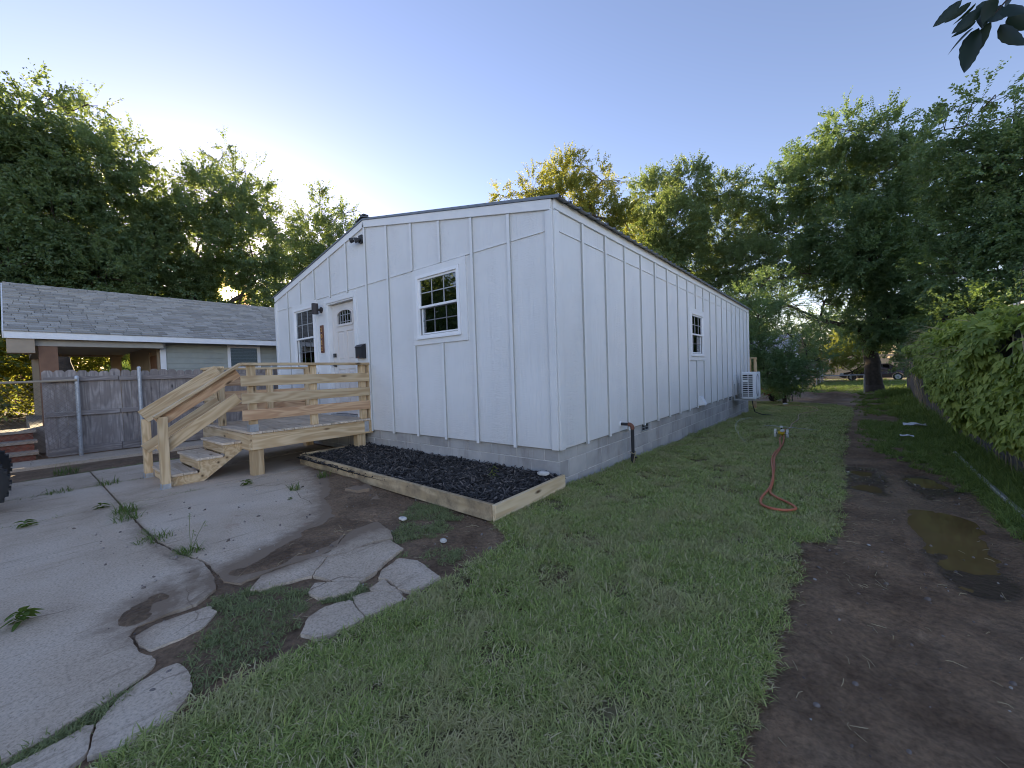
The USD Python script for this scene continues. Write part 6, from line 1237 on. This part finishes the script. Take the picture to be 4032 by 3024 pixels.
# upright sapling growing out of the vine
sp_ = thing('sapling', 'slim upright leafy sapling rising above the vine in front of the white eave', 'sapling', (4.05, 4.3, -.1)); mb = MB(); st = MB()
c0 = np.array([4.05, 4.3, .2]); tp_ = np.array([4.16, 4.18, 2.42]); st.tube([c0, (c0 + tp_) / 2, tp_], [.008, .006, .002], 6)
for q in range(74):
    a = q / 74; p = c0 + (tp_ - c0) * (.50 + .50 * a); L = .085 * (1.15 - .6 * a); v, f = leaf_quad(L, L * .5, .2, .25); mb.add(v @ Rot.from_euler('zy', [q * 2.4, -.45 + r_.normal(0, .2)]).as_matrix().T + p + [math.cos(q * 2.4) * .05 * (1 - a), math.sin(q * 2.4) * .05 * (1 - a), 0], f)
obj('stem', st, 'bark', sp_); obj('leaves', mb, 'dark_leaf', sp_)
t = thing('pipe_rail', 'end of a galvanised gate rail poking out of the vine at the right edge', 'pipe', (3.6, 1.2, 1.18))
obj('rail', MB().tube([(3.60, 1.95, 1.185), (3.585, 1.0, 1.185), (3.57, -.6, 1.185)], .021, 12), 'galvanised', t, smooth=30)
obj('post', MB().tube([(3.57, -.6, -.1), (3.57, -.6, 1.22)], .03, 12), 'galvanised', t, smooth=30)
t = obj('ground_pipe', MB().tube([(3.64, 4.6, -.075), (3.56, 3.0, -.03), (3.50, 1.43, .015), (3.46, .2, .03)], .021, 12), 'galvanised', smooth=30, label='galvanised pipe lying in the weeds at the right edge', cat='pipe')
RN = thing('shed_house', 'neighbouring house with a white eave board showing over the vine at the right edge', 'house', (9, 8, 0))
obj('wall', MB().box(6.2, 11.5, 1.5, 13.6, -.4, 2.35), 'far_white', RN)
obj('eave_board', MB().box(5.68, 5.72, 1.1, 14.0, 2.33, 2.50), 'fascia_white', RN)
obj('gutter', MB().tube([(5.63, 1.1, 2.47), (5.63, 14.0, 2.47)], .05, 8), 'fascia_white', RN, smooth=30)
obj('soffit', MB().box(5.72, 6.2, 1.1, 14, 2.34, 2.36), 'fascia_white', RN)
obj('roof', MB().add([(5.64, 1.0, 2.51), (5.64, 14.1, 2.51), (8.85, 14.1, 3.7), (8.85, 1.0, 3.7), (12.0, 1.0, 2.51), (12.0, 14.1, 2.51)], [(0, 1, 2, 3), (3, 2, 5, 4)]), 'shingle', RN)

# ------------------------------------------------------------------ behind the house and beyond the yard
t = thing('rear_deck', 'small pine landing and railing at the back of the white house', 'deck', (-.5, 13.2, -.3))
for x in (-.02, -.20): board(t, 'rail_board', (x, 13.4, .55), (x, 13.4, 1.50), (1, 0, 0), .10, .038, 'new_pine')
board(t, 'cap_rail', (-.45, 13.4, 1.52), (.03, 13.4, 1.52), (0, 1, 0), .14, .036, 'new_pine')
board(t, 'deck_frame', (-1.6, 13.4, .30), (.03, 13.4, .30), (0, 0, 1), .20, .038, 'new_pine'); board(t, 'deck_frame', (.01, 12.0, .30), (.01, 13.38, .30), (0, 0, 1), .20, .038, 'new_pine')
for k in range(9): board(t, 'deck_board', (-1.6, 12.08 + k * .145, .415), (.03, 12.08 + k * .145, .415), (0, 1, 0), .139, .03, 'deck_pine')
for x, y in ((-.04, 13.33), (-1.5, 13.33)): board(t, 'support_post', (x, y, -.4), (x, y, .2), (1, 0, 0), .10, .10, 'new_pine')
t = thing('garden_tiller', 'red and black two wheeled machine parked behind the air conditioner', 'garden machine', (-.35, 17.6, -.4))
obj('handle', MB().tube([(-.75, 17.6, .75), (-.35, 17.6, .15), (-.1, 17.6, -.05)], .03, 8).tube([(-.75, 17.9, .75), (-.35, 17.9, .15), (-.1, 17.9, -.05)], .03, 8), 'red_paint', t)
v, f = cbox(.6, .5, .28, .04); obj('engine', (v + [.0, 17.75, .02], f), 'red_paint', t); v, f = cbox(.5, .3, .2, .04); obj('tank', (v + [.25, 17.75, .12], f), 'black_plastic', t)
for yy in (17.45, 18.05): obj('wheel', MB().tube([(.1, yy - .05, -.2), (.1, yy + .05, -.2)], .2, 16), 'tyre', t, smooth=30)
obj('tow_bar', MB().tube([(.3, 17.75, -.05), (.75, 17.75, -.1), (.75, 17.75, -.38)], .025, 6), 'black_metal', t)
def link_fence(name, label, pts, h, post_h=None, cols=.11):
    t = thing(name, label, 'fence', (*pts[0], -.4)); m = MB(); L = LineString(pts)
    for s in np.arange(0, L.length, cols):
        for sg in (-1, 1):
            e = s + sg * h * .9
            if 0 <= e <= L.length:
                a, b = L.interpolate(s).coords[0], L.interpolate(e).coords[0]; m.tube([(*a, -.4), (*b, -.4 + h)], .0025, 3, cap=False)
    obj('wire_mesh', m, 'rusty_wire', t, kind='stuff')
    obj('top_rail', MB().tube([(*p, -.4 + h) for p in pts], .022, 8), 'galvanised', t)
    for s in np.linspace(0, L.length, max(2, int(L.length / 2.6) + 1)):
        a = L.interpolate(s).coords[0]; obj('post', MB().tube([(*a, -.5), (*a, -.4 + (post_h or h))], .03, 8), 'galvanised', t)
link_fence('wire_fence', 'low chain link fence across the back of the yard', [(-4, 21.9), (1.2, 22.1), (3.3, 22.2)], 1.0)
link_fence('wire_fence', 'chain link fence running away beside the sunlit back lot', [(.72, 24.5), (1.25, 39.5)], 1.2)
t = thing('parked_car', 'dark sedan parked across the sunlit back lot', 'car', (4.6, 42, -.4))
cx0, cy0, cz0 = 2.35, 42.2, -.4
sil = Polygon([(0, .35), (.05, .62), (.9, .82), (1.35, .92), (2.05, 1.38), (3.2, 1.42), (3.9, 1.02), (4.5, .98), (4.62, .75), (4.62, .34), (4.2, .25), (.3, .22)]).buffer(-.05).buffer(.05)
for q in (.85, 3.75): sil = sil.difference(Point(q, .28).buffer(.36))
m = extrude(sil, 1.7); v = np.array(m.vertices); v[:, 2] = np.where(v[:, 1] > .95, .85 + (v[:, 2] - .85) * .82, v[:, 2])
obj('body', (np.c_[cx0 + v[:, 0], cy0 + v[:, 2], cz0 + v[:, 1]], np.array(m.faces)[:, ::-1]), 'far_car_paint', t)
for wp in ([(1.5, .95), (2.1, 1.32), (2.55, 1.34), (2.55, .97)], [(2.65, .97), (2.65, 1.34), (3.15, 1.34), (3.65, 1.0)]):
    m = extrude(Polygon(wp), .02); v = np.array(m.vertices); obj('window', (np.c_[cx0 + v[:, 0], cy0 + .135 - v[:, 2], cz0 + v[:, 1]], np.array(m.faces)), 'screen_glass', t)
obj('headlight', MB().box(cx0 + .05, cx0 + .28, cy0 - .01, cy0 + .3, cz0 + .56, cz0 + .68), 'vinyl', t)
for q in (.85, 3.75):
    w = obj('wheel', MB().tube([(cx0 + q, cy0 - .01, cz0 + .3), (cx0 + q, cy0 + .22, cz0 + .3)], .31, 20), 'tyre', t, smooth=30)
    obj('rim', MB().tube([(cx0 + q, cy0 - .02, cz0 + .3), (cx0 + q, cy0 + .1, cz0 + .3)], .19, 14), 'galvanised', w)
obj('road', MB().box(-60, 60, 41.2, 47, -.42, -.385), 'driveway_concrete', kind='structure', label='pale street beyond the back lot')
t = thing('slat_fence', 'tan board fence behind the parked car', 'fence', (2, 50, -.4))
for k in range(34): obj('board', MB().box(.9 + k * .21, 1.1 + k * .21, 50, 50.04, -.4, 1.5 + .02 * (k % 3)), 'far_tan', t)
obj('beam', MB().box(.9, 8, 50.05, 50.12, 1.65, 1.9), 'far_tan', t)
for x in (.85, 4.2, 7.9): obj('post', MB().box(x, x + .15, 50.05, 50.2, -.4, 2.3), 'brown_paint', t)
t = thing('dark_fence', 'dark board fence left of the tan one across the street', 'fence', (-2, 50, -.4))
for k in range(40): obj('board', MB().box(-7.6 + k * .21, -7.4 + k * .21, 50.3, 50.34, -.4, 1.3 + .02 * (k % 4)), 'dark_picket', t)
t = thing('white_bungalow', 'pale bungalow half hidden by bushes beyond the back yard', 'house', (-4.5, 40, -.4))
obj('wall', MB().box(-9, -.6, 36, 44, -.4, 2.2), 'far_white', t)
obj('roof', MB().add([(-9.5, 35.5, 2.2), (-.2, 35.5, 2.2), (-.2, 40, 3.9), (-9.5, 40, 3.9), (-9.5, 44.5, 2.2), (-.2, 44.5, 2.2)], [(0, 1, 2, 3), (3, 2, 5, 4)]), 'roof_metal', t)
for x in (-3.6, -1.9): 
    w = obj('window', MB().box(x, x + .9, 35.93, 35.99, .5, 1.7), 'fascia_white', t); obj('pane', MB().box(x + .07, x + .83, 35.90, 35.925, .57, 1.63), 'screen_glass', w)
t = thing('far_building', 'long pale building with a light roof far beyond the street', 'building', (-2, 90, 0))
obj('wall', MB().box(-14, 5.5, 88, 98, -.4, 4.6), 'far_white', t); obj('roof', MB().box(-14.4, 5.9, 87.6, 98.4, 4.61, 5.2), 'galvanised', t)
t = thing('power_lines', 'thin power lines crossing behind the trees at the back', 'power lines', (0, 52, 6))
for z in (9.1, 9.6, 10.3): 
    xs_ = np.linspace(-40, 40, 25); obj('cable', MB().tube(np.c_[xs_, np.full(25, 52.0), z - 1.2 + 1.2 * (xs_ / 40) ** 2], .022, 4), 'wire', t)
for x in (-40, 40): obj('pole', MB().tube([(x, 52, -.5), (x, 52, 10.6)], .14, 8), 'bark', t)

# ------------------------------------------------------------------ litter
def scrap(name, label, c, R, seed):
    r = np.random.default_rng(seed); n = 9; a = np.linspace(-1, 1, n); xx, yy = np.meshgrid(a, a, indexing='ij')
    z = .5 * (meshkit.fbm(np.stack([xx * 2 + seed, yy * 2, 0 * xx], -1), 3, seed)); i, j = np.meshgrid(np.arange(n - 1), np.arange(n - 1), indexing='ij')
    q = np.stack([i * n + j, (i + 1) * n + j, (i + 1) * n + j + 1, i * n + j + 1], -1).reshape(-1, 4); f = np.vstack([q[:, [0, 1, 2]], q[:, [0, 2, 3]]])
    w = 1 - .3 * meshkit.fbm(np.stack([xx + seed, yy, 0 * xx], -1), 2, seed + 1)
    return obj(name, (np.c_[(xx * w * R[0]).ravel(), (yy * w * R[1]).ravel(), (z * R[2]).ravel()] + c, f), 'litter_white', label=label, cat='litter', smooth=True)
scrap('plastic_bag', 'crumpled clear white plastic bag in the weeds by the fence', (3.56, 7.83, -.10), (.20, .10, .16), 3)
scrap('paper_scrap', 'pale crumpled paper in the weeds, nearer than the plastic bag', (3.30, 6.20, -.10), (.10, .07, .10), 6)
scrap('plastic_scrap', 'white scrap lying at the kerb where the post meets the pickets', (-8.1, -1.0, .05), (.06, .07, .10), 8)

# ------------------------------------------------------------------ branch hanging into the top right corner
t = thing('overhanging_branch', 'dark drooping leaves of a near branch in the top right corner', 'branch', (2.85, -1.75, 2.4))
br = MB(); lf_ = MB()
br.tube(spl([(2.99, -1.86, 2.62), (2.839, -1.828, 2.379), (2.804, -1.82, 2.35), (2.782, -1.815, 2.317), (2.763, -1.811, 2.301), (2.739, -1.807, 2.281)], 14), np.linspace(.006, .002, 14), 6)
r = np.random.default_rng(12)
LV = [([2.688, -1.849, 2.357], [-0.061, -0.032, -0.072], 0.055), ([2.715, -1.802, 2.367], [-0.052, 0.008, -0.031], 0.04), ([2.733, -1.755, 2.385], [-0.035, 0.046, -0.017], 0.03), ([2.735, -1.831, 2.323], [-0.067, -0.029, -0.065], 0.06), ([2.729, -1.779, 2.316], [-0.048, 0.008, -0.019], 0.03), ([2.711, -1.852, 2.259], [-0.049, 0.048, -0.02], 0.06), ([2.73, -1.805, 2.278], [-0.042, -0.033, -0.13], 0.1), ([2.764, -1.76, 2.308], [-0.05, 0.009, -0.107], 0.075), ([2.766, -1.837, 2.247], [0.044, 0.032, -0.067], 0.085), ([2.778, -1.789, 2.33], [-0.031, -0.035, -0.066], 0.1), ([2.776, -1.865, 2.282], [0.027, -0.006, -0.054], 0.12), ([2.787, -1.816, 2.277], [0.044, 0.031, -0.034], 0.09), ([2.758, -1.759, 2.376], [-0.039, -0.034, -0.09], 0.09), ([2.763, -1.837, 2.329], [-0.038, 0.007, -0.052], 0.09), ([2.801, -1.793, 2.335], [-0.02, 0.045, -0.01], 0.12)]
def fine_leaf(L, w, r):
    n = 12; u = np.linspace(0, 1, n); half = w * .5 * np.sin(np.pi * u ** .85) ** .8 * (1 - .25 * u) + 1e-4; v = []
    curl, side = r.uniform(.05, .25), r.normal(0, .06)
    for k in range(n):
        x, c = L * u[k], np.array([0, side * L * u[k] ** 2, -curl * L * u[k] ** 2])
        ser = 1 + (.06 if k % 2 else -.04)
        v += [[x, c[1] - half[k] * ser, c[2] + .22 * half[k]], [x, c[1] - half[k] * .5, c[2] + .07 * half[k]], [x, c[1], c[2]], [x, c[1] + half[k] * .5, c[2] + .07 * half[k]], [x, c[1] + half[k] * ser, c[2] + .22 * half[k]]]
    i, j = np.meshgrid(np.arange(n - 1), np.arange(4), indexing='ij'); q = np.stack([i * 5 + j, (i + 1) * 5 + j, (i + 1) * 5 + j + 1, i * 5 + j + 1], -1).reshape(-1, 4)
    return np.array(v), np.vstack([q[:, [0, 1, 2]], q[:, [0, 2, 3]]])
for p, d, w in LV:
    d = np.array(d); L = np.linalg.norm(d); x = d / L; y = np.cross(CAMR[:, 1] + r.normal(0, .30, 3), x); y /= np.linalg.norm(y); z = np.cross(x, y)
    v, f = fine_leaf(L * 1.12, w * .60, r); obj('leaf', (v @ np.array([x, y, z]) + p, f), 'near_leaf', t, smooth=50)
obj('twig', br, 'bark', t)
